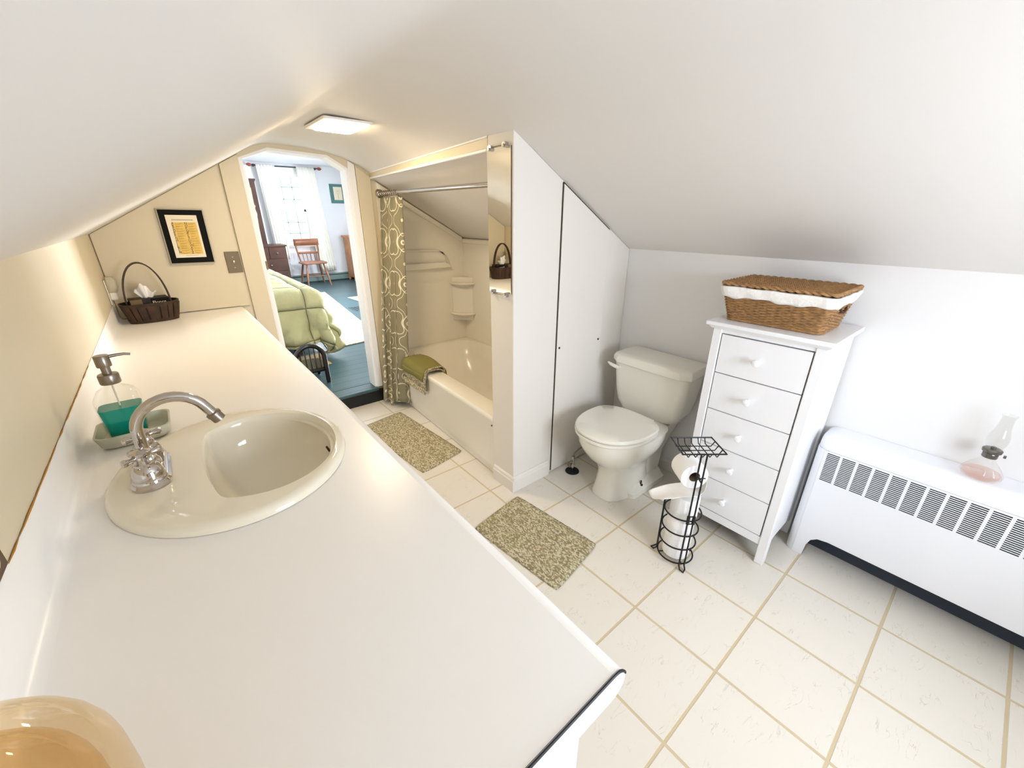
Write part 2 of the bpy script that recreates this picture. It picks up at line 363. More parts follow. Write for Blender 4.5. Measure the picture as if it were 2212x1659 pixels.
# partition between tub and toilet, its access panel and baseboards
XA0, XA1 = -.515, -.452     # front of the tub alcove at its near and far end
S('wall_partition', B().prism([(XA0, 0), (XR, 0), (XR, 1.203), (-.40, 1.609), (XA0, 1.674)], 'y', YP, YQ), 'partition_paint', bevel=.004)
pan = thing('access_panel', 'white painted plywood access panel with dark seam in the wall beside the toilet', 'panel', (-.06, YP, 0))
B().prism([(-.235, .012), (.118, .012), (.118, 1.300), (-.228, 1.498)], 'y', YP-.007, YP-.0005).obj('board', 'partition_paint', pan, bevel=.002)
B().prism([(-.2415, .012), (-.2352, .012), (-.2285, 1.4985), (.118, 1.3005), (.119, 1.306), (-.2295, 1.506), (-.2345, 1.503)], 'y', YP-.003, YP-.0004).obj('seam', 'gap_dark', pan)
for x, z in ((-.216, .744), (.092, .735)): B().cyl((x, YP-.007, z), .006, -.0015, .0005, 'y', 12).obj('screw', 'bolt_rust', pan)
def base_prof(off, d): return None
def skirting(name, pts_axis, ax, a, b_, at, sgn, h=.088):
    poly = [(at, 0), (at+sgn*.014, 0), (at+sgn*.014, h*.74), (at+sgn*.010, h*.80), (at+sgn*.009, h*.92), (at+sgn*.004, h), (at, h)]
    return S(name, B().prism(poly, ax, a, b_), 'partition_paint')
# along x: profile is in (y,z); along y: profile is in (x,z)
skirting('baseboard_partition', None, 'x', XA0-.0005, -.262, YP, -1)
skirting('baseboard_column', None, 'y', YP-.0138, YQ-.01, XA0, -1)
skirting('baseboard_right', None, 'y', YN, YP, XR, -1, .07)
# alcove ceiling and header board
b = B().loft([[(XA1+.02, YD-.001, 1.598), (.27, YD-.001, 1.203), (.31, YD-.001, 1.215), (XA1+.02, YD-.001, 1.62)], [(XA0+.02, YQ, 1.618), (.27, YQ, 1.203), (.31, YQ, 1.215), (XA0+.02, YQ, 1.64)]])
S('ceiling_alcove', b, 'ceiling_paint')
b = B().loft([[(XA1, YD-.001, 1.603), (XA1+.022, YD-.001, 1.603), (XA1+.022, YD-.001, 1.63), (XA1, YD-.001, 1.645)], [(XA0, YQ, 1.620), (XA0+.022, YQ, 1.620), (XA0+.022, YQ, 1.66), (XA0, YQ, 1.675)]])
S('trim_7', b, 'cream_paint')
b = B().loft([[(XA1-.006, YD-.001, 1.598), (XA1+.012, YD-.001, 1.598), (XA1+.012, YD-.001, 1.610), (XA1-.006, YD-.001, 1.610)], [(XA0-.006, YQ, 1.614), (XA0+.012, YQ, 1.614), (XA0+.012, YQ, 1.627), (XA0-.006, YQ, 1.627)]])
S('trim_8', b, 'white_paint', bevel=.003)
b = B().loft([[(XA1-.004, YD-.001, 1.634), (XA1+.008, YD-.001, 1.634), (XA1+.008, YD-.001, 1.642), (XA1-.004, YD-.001, 1.642)], [(XA0-.004, YQ, 1.665), (XA0+.008, YQ, 1.665), (XA0+.008, YQ, 1.673), (XA0-.004, YQ, 1.673)]])
S('trim_9', b, 'white_paint', bevel=.002)

# ------------------------------------------------------------------ bedroom shell
FB = .115
S('floor_bedroom', B().box((-3.3, 2.235, FB-.1), (1.95, 8.5, FB)), 'teal_planks')
S('wall_bedroom_left', B().box((-3.4, 2.2, 0), (-3.3, 8.5, 2.5)), 'bedroom_paint')
b = B()
b.box((1.95, 2.2, 0), (2.05, 4.3, 2.5)).box((1.95, 5.7, 0), (2.05, 8.5, 2.5)).box((1.95, 4.3, 0), (2.05, 5.7, .8)).box((1.95, 4.3, 2.1), (2.05, 5.7, 2.5))
S('wall_bedroom_right', b, 'bedroom_paint')
b = B()
for y in (4.3, 4.97, 5.66): b.box((1.93, y, .8), (2.06, y+.04, 2.1))
for z in (.8, 1.43, 2.06): b.box((1.95, 4.3, z), (2.03, 5.7, z+.04))
w3 = S('window_3', b, 'white_paint'); B().box((2.0, 4.32, .82), (2.005, 5.68, 2.08)).obj('pane', 'window_pane', w3)
S('ceiling_bedroom', B().box((-3.4, 2.2, 2.262), (2.05, 8.5, 2.36)), 'bedroom_paint')
YF = 8.36; WX0, WX1, WZ0, WZ1 = .20, .74, .86, 2.10
b = B().box((-3.4, YF, 0), (WX0, YF+.12, 2.5)).box((WX1, YF, 0), (2.05, YF+.12, 2.5)).box((WX0, YF, 0), (WX1, YF+.12, WZ0)).box((WX0, YF, WZ1), (WX1, YF+.12, 2.5))
S('wall_bedroom_far', b, 'bedroom_paint')
b = B()
b.box((WX0-.09, YF-.02, WZ0-.02), (WX0, YF, WZ1+.1)).box((WX1, YF-.02, WZ0-.02), (WX1+.09, YF, WZ1+.1)).box((WX0-.1, YF-.025, WZ1), (WX1+.1, YF, WZ1+.11)).box((WX0-.11, YF-.05, WZ0-.05), (WX1+.11, YF, WZ0-.01))
for x in (WX0, WX1-.035): b.box((x, YF+.03, WZ0), (x+.035, YF+.07, WZ1))
for z in (WZ0, 1.455, WZ1-.04): b.box((WX0, YF+.03, z), (WX1, YF+.07, z+.04))
w2 = S('window_2', b, 'white_paint')
b = B()
for k in (1, 2): b.box((WX0+.54*k/3-.008, YF+.04, WZ0), (WX0+.54*k/3+.008, YF+.06, WZ1))
for z in (1.06, 1.26, 1.67, 1.88): b.box((WX0, YF+.04, z-.008), (WX1, YF+.06, z+.008))
b.obj('glazing_bars', 'glazing', w2)
B().box((WX0+.01, YF+.048, WZ0), (WX1-.01, YF+.052, WZ1)).obj('pane', 'window_pane', w2)

# ------------------------------------------------------------------ vanity: cabinet, countertop, sink, faucet
CY0, CY1, ZC = -.686, 2.114, .855
cab = thing('vanity_cabinet', 'long white vanity cabinet carrying the laminate countertop', 'cabinet', (-1.66, .7, 0))
b = B().box((XL+.002, CY0+.012, .09), (-1.432, CY1, .112)); b.box((XL+.002, CY0+.012, .112), (XL+.016, CY1, .804)); b.box((-1.446, CY0+.012, .112), (-1.432, CY1, .804))
for y in (CY0+.014, -.22, .52, CY1-.016): b.box((XL+.016, y, .112), (-1.446, y+.014, .804))
b.obj('body', 'furniture_white', cab)
B().box((XL+.02, CY0+.03, 0), (-1.49, CY1, .09)).obj('plinth', 'furniture_white', cab)
B().box((XL+.002, CY0+.006, 0), (-1.418, CY0+.022, .804)).obj('end_panel', 'end_cap', cab)
for k in range(5):
    y0 = CY0+.03+k*.552
    dr = B().box((-1.432, y0, .11), (-1.414, y0+.535, .785)).obj('door', 'furniture_white', cab, bevel=.003)
    B().lathe([(.006, 0), (.006, .012), (.014, .018), (.012, .026), (0, .028)], (-1.414, y0+(.49 if k % 2 == 0 else .045), .68), 'x', 16).obj('knob', 'furniture_white', dr, smooth=True)
ctp = thing('countertop', 'long white laminate countertop with rolled front edge and backsplash', 'countertop', (-1.63, .7, ZC))
XB, XE = -1.895, -1.372
SX, SY = -1.645, .145          # sink centre
HA, HB = .196, .228            # hole half sizes
b = B()
ang = sorted([2*PI*k/64 for k in range(64)] + [math.atan2(yy-SY, xx-SX) % (2*PI) for xx in (XB, XE) for yy in (CY0, CY1)])
inn, out = [], []
for a in ang:
    c, s_ = math.cos(a), math.sin(a)
    inn.append((SX+HA*c, SY+HB*s_))
    t = min([((XE if c > 0 else XB)-SX)/c if abs(c) > 1e-9 else 9e9, ((CY1 if s_ > 0 else CY0)-SY)/s_ if abs(s_) > 1e-9 else 9e9])
    out.append((SX+t*c, SY+t*s_))
b.loft([r3(inn, ZC), r3(out, ZC), r3(out, ZC-.02), r3(inn, ZC-.02)], loop=True)
front = [(XE, ZC)] + arc((XE, ZC-.024), .024, PI/2, -PI/2, 10, lambda x, z: (x, z)) + [(XE-.02, ZC-.048), (XE-.02, ZC-.02), (XE, ZC-.02)]
b.prism(front[1:], 'y', CY0, CY1)
back = arc((XB, ZC+.022), .022, -PI/2, -PI, 6, lambda x, z: (x, z)) + [(XB-.0222, ZC+.085)] + [(XL+.001, ZC+.092), (XL+.001, ZC-.02), (XB, ZC-.02)]
b.prism(back, 'y', CY0, CY1)
b.obj('surface', 'laminate', ctp, smooth=True)
B().prism([(XL+.002, ZC-.001), (XE, ZC-.001)] + arc((XE, ZC-.024), .0235, PI/2, -PI/2, 10, lambda x, z: (x, z)) + [(XL+.002, ZC-.0475)], 'y', CY0-.0035, CY0-.0003).obj('end_cap', 'end_cap', ctp)
B().tube([(XL+.02, CY0-.003, ZC+.0005), (XE, CY0-.003, ZC+.0005)] + arc((XE, ZC-.024), .0245, PI/2, .35, 6, lambda x, z: (x, CY0-.003, z)), .0018, 6).obj('edge_seam', 'black', ctp)
# caulk line on top of the backsplash
B().tube([(XL+.002, -.13+.03*k, ZC+.0925+random.uniform(-.0006, .0006)) for k in range(34)], [random.choice((.0004, .0009, .0014)) for k in range(34)], 5).obj('caulk_line', 'ink_soft', ctp)
def ell(cx, cy, a, bb, z, n=56): return [(cx+a*math.cos(2*PI*k/n), cy+bb*math.sin(2*PI*k/n), z) for k in range(n)]
snk = thing('sink', 'cream oval drop in sink set into the countertop', 'sink', (SX, SY, ZC))
def bowl(t, z, g=0):  # bowl outline, flat on its faucet side
    pts = []
    for k in range(56):
        a = 2*PI*k/56; x = .158*t*math.cos(a); y = .196*t*math.sin(a)
        if x < -.090*t: x = -.090*t - (abs(x)-.090*t)*.25
        pts.append((SX+.045-.012*(1-t)+x, SY+y, z))
    return pts
rings = [ell(SX, SY, .222, .258, ZC+.001), ell(SX, SY, .221, .257, ZC+.008), ell(SX, SY, .214, .250, ZC+.0155), ell(SX, SY, .203, .238, ZC+.017)]
rings += [bowl(1.0, ZC+.0145), bowl(.985, ZC+.010)]
rings += [bowl(.97*math.cos(PI/2*k/14)**.62 if k < 14 else .08, ZC+.004-.136*math.sin(PI/2*k/14)) for k in range(15)]
rings += [bowl(.08, ZC-.142)] + [bowl(max(.1, 1.02*math.cos(PI/2*k/10)**.62), ZC-.006-.135*math.sin(PI/2*k/10)) for k in range(9, -1, -1)] + [ell(SX, SY, .188, .220, ZC-.004), ell(SX, SY, .190, .222, ZC+.001)]
B().loft(rings, loop=True).obj('basin', 'basin_white', snk, smooth=True)
B().lathe([(.010, -.139), (.024, -.136), (.026, -.1315), (.020, -.129), (.014, -.131), (0, -.131)], (SX+.035, SY, ZC)).obj('drain', 'brushed_steel', snk, smooth=True)
Mo = Matrix.Translation((SX+.183, SY-.01, ZC-.040)) @ Matrix.Rotation(-.3, 4, 'Y')
B(Mo).loft([[(0, .012*math.cos(2*PI*k/20), .007*math.sin(2*PI*k/20)) for k in range(20)], [(.005, .012*math.cos(2*PI*k/20), .007*math.sin(2*PI*k/20)) for k in range(20)]]).obj('overflow', 'bolt_rust', snk)

FX, FY, FZ = -1.792, .172, ZC+.0165
fau = thing('faucet', 'chrome gooseneck faucet with two cross handles behind the sink bowl', 'faucet', (FX, FY, FZ))
def stad(hx, hy, z): return r3(rrect(FX, FY, hx, hy, hx*.98, 8), z)
B().loft([stad(.032, .082, FZ+.0005), stad(.032, .082, FZ+.006), stad(.028, .078, FZ+.010), stad(.028, .078, FZ+.016), stad(.025, .075, FZ+.020)]).obj('base_plate', 'chrome', fau, smooth=True)
for s_ in (-1, 1):
    y = FY+s_*.051
    B().lathe([(.026, .018), (.0255, .030), (.021, .042), (.0165, .046), (.0165, .051), (.0135, .054), (.012, .066), (.016, .069), (.016, .074), (.009, .078), (0, .079)], (FX, y, FZ), 'z', 28).obj('handle_body', 'chrome', fau, smooth=True)
    b = B()
    for k in range(4):
        a = k*PI/2 + (.55 if s_ < 0 else .3); c, sn = math.cos(a), math.sin(a)
        b.tube([(FX+c*t, y+sn*t, FZ+.064) for t in (.006, .012, .018, .024, .029, .0325, .034)], [.0055, .0042, .0045, .006, .0078, .006, .002], 10)
    b.obj('cross_handle', 'chrome', fau, smooth=True)
B().lathe([(.022, .018), (.021, .03), (.016, .036), (.0175, .042), (.0145, .048), (.0125, .056)], (FX, FY, FZ), 'z', 28).obj('spout_base', 'chrome', fau, smooth=True)
sp = [(FX, FY, FZ+.05), (FX+.001, FY, FZ+.085)] + arc((FX+.062, FZ+.092), .061, PI, .42, 14, lambda x, z: (x, FY, z)) + [(FX+.128, FY, FZ+.092)]
sp[-1] = (sp[-2][0]+.010, FY, sp[-2][2]-.020)
B().tube(sp, .0105, 16).obj('spout', 'chrome', fau, smooth=True)
e = Vector(sp[-1]); dd = (Vector(sp[-1])-Vector(sp[-2])).normalized()
B().tube([e-dd*.004, e-dd*.001, e, e+dd*.004, e+dd*.0045, e+dd*.018, e+dd*.019], [.011, .0145, .0145, .0145, .013, .013, .010], 18).obj('aerator', 'brushed_steel', fau, smooth=True)

dish = thing('soap_dish', 'square pale glass dish under the soap pump bottle', 'dish', (-1.822, .432, ZC))
Md = Matrix.Translation((-1.822, .432, ZC+.001)) @ Matrix.Rotation(.0, 4, 'Z')
def dr_(h, z, r=.022): return r3(rrect(0, 0, h, h*.86, r, 5), z)
B(Md).loft([dr_(.055, 0), dr_(.064, .006), dr_(.071, .034), dr_(.067, .034), dr_(.060, .009), dr_(.02, .007)]).obj('bowl', 'soap_glass_dish', dish, smooth=True)
pum = thing('soap_dispenser', 'clear glass pump bottle half full of teal soap beside the faucet', 'soap dispenser', (-1.83, .432, ZC+.008))
Mp = Matrix.Translation((-1.832, .432, ZC+.0105))
def rr_(h, z, k=.72): return r3(rrect(0, 0, h, h*k, h*.32, 5), z)
def rc_(r, z): return r3(rrect(0, 0, r, r, r, 5), z)
B(Mp).loft([rr_(.034, 0), rr_(.0365, .004), rr_(.041, .07), rr_(.0425, .088), rr_(.0405, .104, .74), rr_(.033, .117, .8), rr_(.020, .125, .95), rc_(.0145, .130), rc_(.0145, .140)]).obj('bottle', 'glass', pum, smooth=True)
B(Mp).loft([rr_(.0318, .003), rr_(.034, .008), rr_(.0390, .072), rr_(.0396, .078)]).obj('soap', 'soap_teal', pum, smooth=True)
B(Mp).cyl((0, 0, 0), .0018, .012, .14, 'z', 8).obj('dip_tube', 'plastic_white', pum)
B(Mp).lathe([(.0185, .136), (.0195, .139), (.0195, .156), (.018, .159), (.010, .1595), (.0088, .160), (.0088, .176), (.0135, .177), (.0140, .180), (.0140, .202), (.0125, .204), (0, .204)], (0, 0, 0), 'z', 28).obj('pump', 'brushed_steel', pum, smooth=True)
B(Mp).tube([(.010, 0, .199), (.026, .002, .1995), (.040, .004, .199), (.050, .005, .196)], [.0042, .0034, .003, .0026], 10).obj('nozzle', 'brushed_steel', pum, smooth=True)

# amber glass jar close to the camera
jar = thing('glass_jar', 'tall amber tinted clear glass jar with domed top at the near end of the counter', 'jar', (-1.83, -.59, ZC))
R = .071; prof_j = [(.045, .001), (.060, .004), (.064, .02), (.067, .10), (R, .17), (R, .195)] + [(R*math.cos(a), .195+R*math.sin(a)) for a in [PI/2*k/9 for k in range(1, 9)]] + [(.012, .267), (.003, .2675)]
B().lathe(prof_j, (-1.83, -.59, ZC), 'z', 48).obj('shell', 'glass_amber', jar, smooth=True)
B().lathe([(r*.82, .012+z*.9) for r, z in prof_j], (-1.83, -.59, ZC), 'z', 48).obj('inner_shell', 'glass_amber', jar, smooth=True)

# ------------------------------------------------------------------ basket, tissues, night light, wall plates, picture
bas = thing('splint_basket', 'dark brown splint basket with tall hoop handle on the far end of counter', 'basket', (-1.78, 2.0, ZC))
BX, BY = -1.775, 1.995
Mb = Matrix.Translation((BX, BY, ZC+.001)) @ Matrix.Rotation(.12, 4, 'Z') @ Matrix.Diagonal((1, 1, 1.12, 1))
def oval(a, bb, z, n=48, p=2.6):
    o_ = []
    for k in range(n):
        t = 2*PI*k/n; c, s_ = math.cos(t), math.sin(t)
        o_.append((a*abs(c)**(2/p)*(1 if c > 0 else -1), bb*abs(s_)**(2/p)*(1 if s_ > 0 else -1), z))
    return o_
B(Mb).loft([oval(.098, .062, 0), oval(.100, .064, .012), oval(.118, .078, .086), oval(.114, .074, .086), oval(.096, .060, .010), oval(.05, .03, .008)]).obj('body', 'splint_dark', bas, smooth=True)
b = B(Mb)
N = 22
for k in range(N):      # upright splints
    t0 = 2*PI*(k+.08)/N; t1 = 2*PI*(k+.92)/N
    def P(t, a, bb, z):
        c, s_ = math.cos(t), math.sin(t); p = 2.6
        return (a*abs(c)**(2/p)*(1 if c > 0 else -1), bb*abs(s_)**(2/p)*(1 if s_ > 0 else -1), z)
    o_ = .0028 if k % 2 else .0018
    b.loft([[P(t, .100+e1, .064+e1, .010), P(t, .118+e1, .078+e1, .078)] [::1] for t, e1 in ((t0, o_), ((t0+t1)/2, o_+.001), (t1, o_))], cap=False, close=False)
so = b.obj('splints', 'splint', bas); so.modifiers.new('thick', 'SOLIDIFY').thickness = .002
for z0, z1, g in ((.070, .088, .0045), (.000, .014, .0045)):
    f0 = z0/.086; f1 = z1/.086
    A0, B0, A1, B1 = .098+.02*f0, .062+.016*f0, .098+.02*f1, .062+.016*f1
    B(Mb).loft([oval(A0+g, B0+g, z0), oval(A1+g, B1+g, z1), oval(A1-.002, B1-.002, z1), oval(A0-.001, B0-.001, z0)], loop=True).obj('hoop_band', 'splint', bas, smooth=True)
hp = [(-.092*math.cos(t), 0, .085+.180*math.sin(t)) for t in [PI*k/24 for k in range(25)]]
hp = [(-.088, 0, .03)] + hp + [(.088, 0, .03)]
b = B(Mb)
b.loft([[(x, -.012, z) for x, y, z in hp], [(x, .012, z) for x, y, z in hp], [(x*.93, .012, .03+(z-.03)*.972) for x, y, z in hp], [(x*.93, -.012, .03+(z-.03)*.972) for x, y, z in hp]], loop=True, close=False)
b.obj('handle', 'splint', bas, smooth=True)
tis = thing('tissue_box', 'dark brown tissue box with white tissue inside the splint basket', 'tissue box', (BX, BY, ZC+.012))
Mt = Matrix.Translation((BX, BY, ZC+.012)) @ Matrix.Rotation(.12, 4, 'Z')
B(Mt).box((-.078, -.045, 0), (.080, .045, .108)).obj('box', 'splint_dark', tis, bevel=.003)
B(Mt).box((-.076, -.0462, .065), (-.030, -.0452, .107)).obj('pale_panel', 'cardboard', tis)
B(Mt).box((.004, -.0466, .065), (.078, -.0452, .107)).obj('black_panel', 'mat_black', tis)
def text_mesh(name, body, size, M, mat, parent, align='LEFT', spacing=1.0):
    cu = bpy.data.curves.new(name, 'FONT'); cu.body = body; cu.size = size; cu.align_x = align; cu.space_line = spacing; cu.extrude = .0002; cu.resolution_u = 2
    t = bpy.data.objects.new('tmp_text', cu); COL.objects.link(t)
    me = bpy.data.meshes.new_from_object(t.evaluated_get(bpy.context.evaluated_depsgraph_get()))
    bpy.data.objects.remove(t); bpy.data.curves.remove(cu)
    me.transform(M); me.transform(Matrix.Translation(-ORG[parent.name])); me.materials.clear(); me.materials.append(MAT[mat])
    o = bpy.data.objects.new(name, me); COL.objects.link(o); o.parent = parent; ORG[o.name] = ORG[parent.name]
    return o
RX = Matrix.Rotation(PI/2, 4, 'X')
text_mesh('lettering', 'Flonce', .021, Mt @ Matrix.Translation((.009, -.0468, .080)) @ RX, 'print_paper', tis)
b = B(Mt); rg = []
for j in range(9):
    v = j/8
    rg.append([((u-.5)*(.040+.052*v), (.010+.006*v)*math.sin(u*4*PI+.6), .104+v*(.052+.022*math.cos((u-.38)*6.5)+.006*math.sin(u*23))) for u in [i/24 for i in range(25)]])
to = b.loft(rg, cap=False, close=False).obj('tissue', 'paper', tis, smooth=True); to.modifiers.new('thick', 'SOLIDIFY').thickness = .0012

nl = thing('night_light', 'white plug in night light at outlet on left wall beside the splint basket', 'night light', (XL, 2.03, 1.01))
B().box((XL+.001, 1.985, .955), (XL+.006, 2.058, 1.075)).obj('outlet_plate', 'plastic_white', nl, bevel=.002)
B().box((XL+.006, 2.0, .975), (XL+.034, 2.044, 1.012)).obj('plug_body', 'plastic_white', nl, bevel=.004)
B().loft([r3(rrect(XL+.022, 2.022, .016, .020, .008), 1.012), r3(rrect(XL+.026, 2.022, .020, .028, .010), 1.03), r3(rrect(XL+.026, 2.022, .020, .030, .012), 1.065), r3(rrect(XL+.022, 2.022, .012, .018, .008), 1.088)]).obj('shade', 'plastic_shade', nl, smooth=True)

pl = thing('wall_plate', 'small brown metal outlet plate on left wall above backsplash at left edge', 'wall plate', (XL, -.175, 1.01))
B().box((XL+.001, -.212, .954), (XL+.006, -.139, 1.07)).obj('plate', 'brown_plate', pl, bevel=.002)
for z in (.985, 1.038): B().lathe([(.016, 0), (.016, .003), (0, .003)], (XL+.006, -.1755, z), 'x', 20).obj('socket', 'plastic_white', pl)

sw = thing('light_switch', 'pewter light switch plate beside the doorway', 'light switch', (-1.347, YD-.016, 1.115))
B().box((-1.384, YD-.021, 1.056), (-1.311, YD-.0145, 1.175)).obj('plate', 'pewter', sw, bevel=.002)
B(Matrix.Translation((-1.347, YD-.021, 1.115)) @ Matrix.Rotation(-.5, 4, 'X')).box((-.004, -.014, -.005), (.004, .002, .005)).obj('toggle', 'plastic_white', sw, bevel=.001)
for z in (1.085, 1.145): B().cyl((-1.347, YD-.021, z), .003, -.0012, .001, 'y', 10).obj('screw', 'brushed_steel', sw)

pic = thing('framed_picture', 'framed yellow alphabet print with wide black mat above the counter', 'picture', (-1.535, YD-.014, 1.26))
yb = YD-.0145
Mq = Matrix.Translation((-1.535, yb, 1.262)) @ Matrix.Rotation(.015, 4, 'Y')
hw, hh = .101, .141
b = B(Mq)
b.loft([[(-hw, 0, -hh), (hw, 0, -hh), (hw, 0, hh), (-hw, 0, hh)], [(-hw, -.016, -hh), (hw, -.016, -hh), (hw, -.016, hh), (-hw, -.016, hh)], [(-hw+.005, -.016, -hh+.005), (hw-.005, -.016, -hh+.005), (hw-.005, -.016, hh-.005), (-hw+.005, -.016, hh-.005)], [(-hw+.005, 0, -hh+.005), (hw-.005, 0, -hh+.005), (hw-.005, 0, hh-.005), (-hw+.005, 0, hh-.005)]], loop=True)
b.obj('frame', 'frame_pewter', pic)
B(Mq).box((-hw+.0052, -.010, -hh+.0052), (hw-.0052, -.002, hh-.0052)).obj('mat', 'mat_black', pic)
pr = B(Mq).box((-.070, -.0112, -.108), (.066, -.0102, .110)).obj('print', 'print_paper', pic)
B(Mq).box((-.048, -.0118, -.090), (.056, -.0114, .074)).obj('yellow_field', 'print_yellow', pr)
text_mesh('lettering', '\n'.join('ABCDEFGHIJKLM'), .0165, Mq @ Matrix.Translation((-.052, -.0122, .063)) @ RX, 'ink_brown', pr, 'LEFT', .756)
text_mesh('lettering', '\n'.join('NOPQRSTUVWXYZ'), .0165, Mq @ Matrix.Translation((.004, -.0122, .063)) @ RX, 'ink_brown', pr, 'LEFT', .756)
for cx in (-.036, .020):
    b = B(Mq)
    b.box((cx, -.0119, -.086), (cx+.0006, -.0117, .068))
    for k in range(13):
        z = .067-.01247*k
        b.box((cx, -.0122, z-.0008), (cx+random.uniform(.022, .032), -.0117, z+.0008)); b.box((cx, -.0122, z-.0048), (cx+random.uniform(.016, .030), -.0117, z-.0034))
    b.obj('small_print', 'ink_soft', pr)
B(Mq).box((-.046, -.0118, .083), (.046, -.0111, .089)).obj('title_line', 'ink_grey', pr)
B(Mq).box((-.025, -.0118, -.0985), (.032, -.0111, -.0965)).obj('footer_line', 'ink_grey', pr)

# ------------------------------------------------------------------ ceiling light
lamp = thing('ceiling_light', 'rectangular ceiling fan light glowing warm above the bath mats', 'ceiling light', (-.90, 1.29, 1.75))
B().loft([[(x, y, 1.7475) for x, y in rrect(-.912, 1.29, .108, .150, .01, 2)], [(x, y, 1.739) for x, y in rrect(-.912, 1.29, .104, .146, .012, 2)]]).obj('frame', 'lamp_frame', lamp)
B().loft([[(x, y, 1.739) for x, y in rrect(-.902, 1.29, .088, .128, .015, 4)], [(x, y, 1.733) for x, y in rrect(-.902, 1.29, .082, .122, .015, 4)]]).obj('diffuser', 'lamp_glow', lamp)

# ------------------------------------------------------------------ mirror strip on the column
mir = thing('wall_mirror', 'narrow frameless mirror strip with chrome clips on the column', 'mirror', (XA0, .62, 1.33))
B().prism([(XA0-.0032, .543), (XA0-.0081, .694), (XA0-.0005, .694), (XA0-.0005, .543)], 'z', 1.045, 1.622).obj('glass', 'mirror_glass', mir)
B().box((XA0-.0036, .5412, 1.046), (XA0-.0004, .5429, 1.621)).obj('edge', 'brown_plate', mir)
for y, z in ((.572, 1.626), (.668, 1.622), (.572, 1.040), (.668, 1.043)):
    b = B().cyl((XA0, y, z), .011, -.016, -.0005, 'x', 18); b.cyl((XA0, y, z-.004 if z > 1.3 else z+.004), .006, -.022, -.016, 'x', 14); b.obj('clip', 'chrome', mir, smooth=True)
for z in (1.626, 1.040): B().tube([(XA0-.010, .572, z), (XA0-.010, .668, z-.002)], .002, 8).obj('clip_wire', 'brushed_steel', mir)

# ------------------------------------------------------------------ bathtub and surround
tub = thing('bathtub', 'cream alcove bathtub with flat rim and plain apron', 'bathtub', (-.1, 1.4, 0))
def fx(y): return XA0+.004 + (XA1-XA0)*(y-YQ)/(YD-YQ)
y0, y1 = YQ+.002, YD-.008
def trect(inset_f, inset_b, ins_y0, ins_y1, r, z, n=6):
    f0 = fx(y0)+inset_f; bk = .285-inset_b; pts = []
    for x, y in rrect(0, 0, 1, 1, .001, n):
        pass
    hx = (bk-f0)/2; hy = (y1-ins_y1-y0-ins_y0)/2; cx = (bk+f0)/2; cy = (y0+ins_y0+y1-ins_y1)/2
    for x, y in rrect(cx, cy, hx, hy, r, n): pts.append((x + (fx(y)-fx(y0))*(bk-x)/(bk-f0), y, z))
    return pts
rg = [trect(.012, 0, 0, 0, .002, .004), trect(.010, 0, 0, 0, .002, .05), trect(0, 0, 0, 0, .004, .06), trect(0, 0, 0, 0, .004, .335), trect(-.004, 0, 0, 0, .004, .345), trect(-.004, 0, 0, 0, .006, .366), trect(.002, 0, 0, 0, .01, .374),
      trect(.108, .05, .07, .06, .12, .374), trect(.118, .058, .08, .07, .13, .366), trect(.140, .075, .10, .12, .15, .25), trect(.165, .10, .13, .22, .17, .10), trect(.20, .13, .18, .30, .16, .06), trect(.25, .20, .30, .45, .1, .055)]
B().loft(rg).obj('shell', 'acrylic', tub, smooth=True)
B().lathe([(.026, .056), (.024, .0595), (0, .060)], (0, 1.03, 0)).obj('drain', 'chrome', tub, smooth=True)
B().cyl((fx(.72)-.001, .715, .318), .004, -.004, .0, 'x', 12).obj('screw', 'bolt_rust', tub)
sur = thing('shower_surround', 'moulded cream wall surround with shelf and bar above the bathtub', 'shower surround', (0, 1.9, .37))
zs = lambda x: 1.600-(x+.45)*.5486
B().prism([(XA1+.03, .375), (.255, .375), (.255, zs(.262)), (XA1+.03, zs(XA1+.03)-.003)], 'y', YD-.024, YD-.001).obj('end_wall', 'acrylic', sur)
B().prism([(XA1+.03, zs(XA1+.03)-.045), (.250, zs(.250)-.045), (.250, zs(.250)-.004), (XA1+.03, zs(XA1+.03)-.006)], 'y', YD-.034, YD-.024).obj('slope_trim', 'acrylic', sur, bevel=.004)
B().box((.255, YQ+.01, .375), (.290, YD-.001, 1.200)).obj('back_wall', 'acrylic', sur)
B().box((.246, YQ+.01, 1.165), (.2555, YD-.03, 1.196)).obj('top_trim', 'acrylic', sur, bevel=.004)
shp = [(-.42, 1.02), (-.42, 1.135), (.01, 1.120), (.045, 1.108), (.075, 1.080), (.105, 1.02), (.135, .985), (-.42, .985)]
b = B()
b.prism([(-.42, .985), (-.42, 1.035), (.06, 1.030), (.095, 1.02), (.12, .985)], 'y', YD-.060, YD-.023)
b.prism([(-.42, 1.125), (-.42, 1.140), (.02, 1.126), (.062, 1.110), (.09, 1.075), (.118, 1.02), (.10, 1.02), (.078, 1.068), (.055, 1.096), (.018, 1.112)], 'y', YD-.040, YD-.023)
b.obj('bar_shelf', 'acrylic', sur, bevel=.012, seg=3)
b = B().prism([(.13, YD-.023), (.256, YD-.15), (.256, YD-.023)], 'z', .545, .905); b.obj('corner_column', 'acrylic', sur, bevel=.005)
for z in (.865, .615):
    b = B()
    def tri(k, zz): 
        c = (.256, YD-.024); return [(c[0], c[1], zz), (c[0]-.128*k, c[1], zz), (c[0]-.125*k, c[1]-.05*k, zz), (c[0]-.095*k, c[1]-.105*k, zz), (c[0]-.05*k, c[1]-.135*k, zz), (c[0], c[1]-.14*k, zz)]
    b.loft([tri(.25, z-.075), tri(.7, z-.04), tri(1.15, z-.012), tri(1.15, z), tri(1.05, z)]).obj('corner_shelf', 'acrylic', sur, bevel=.004)

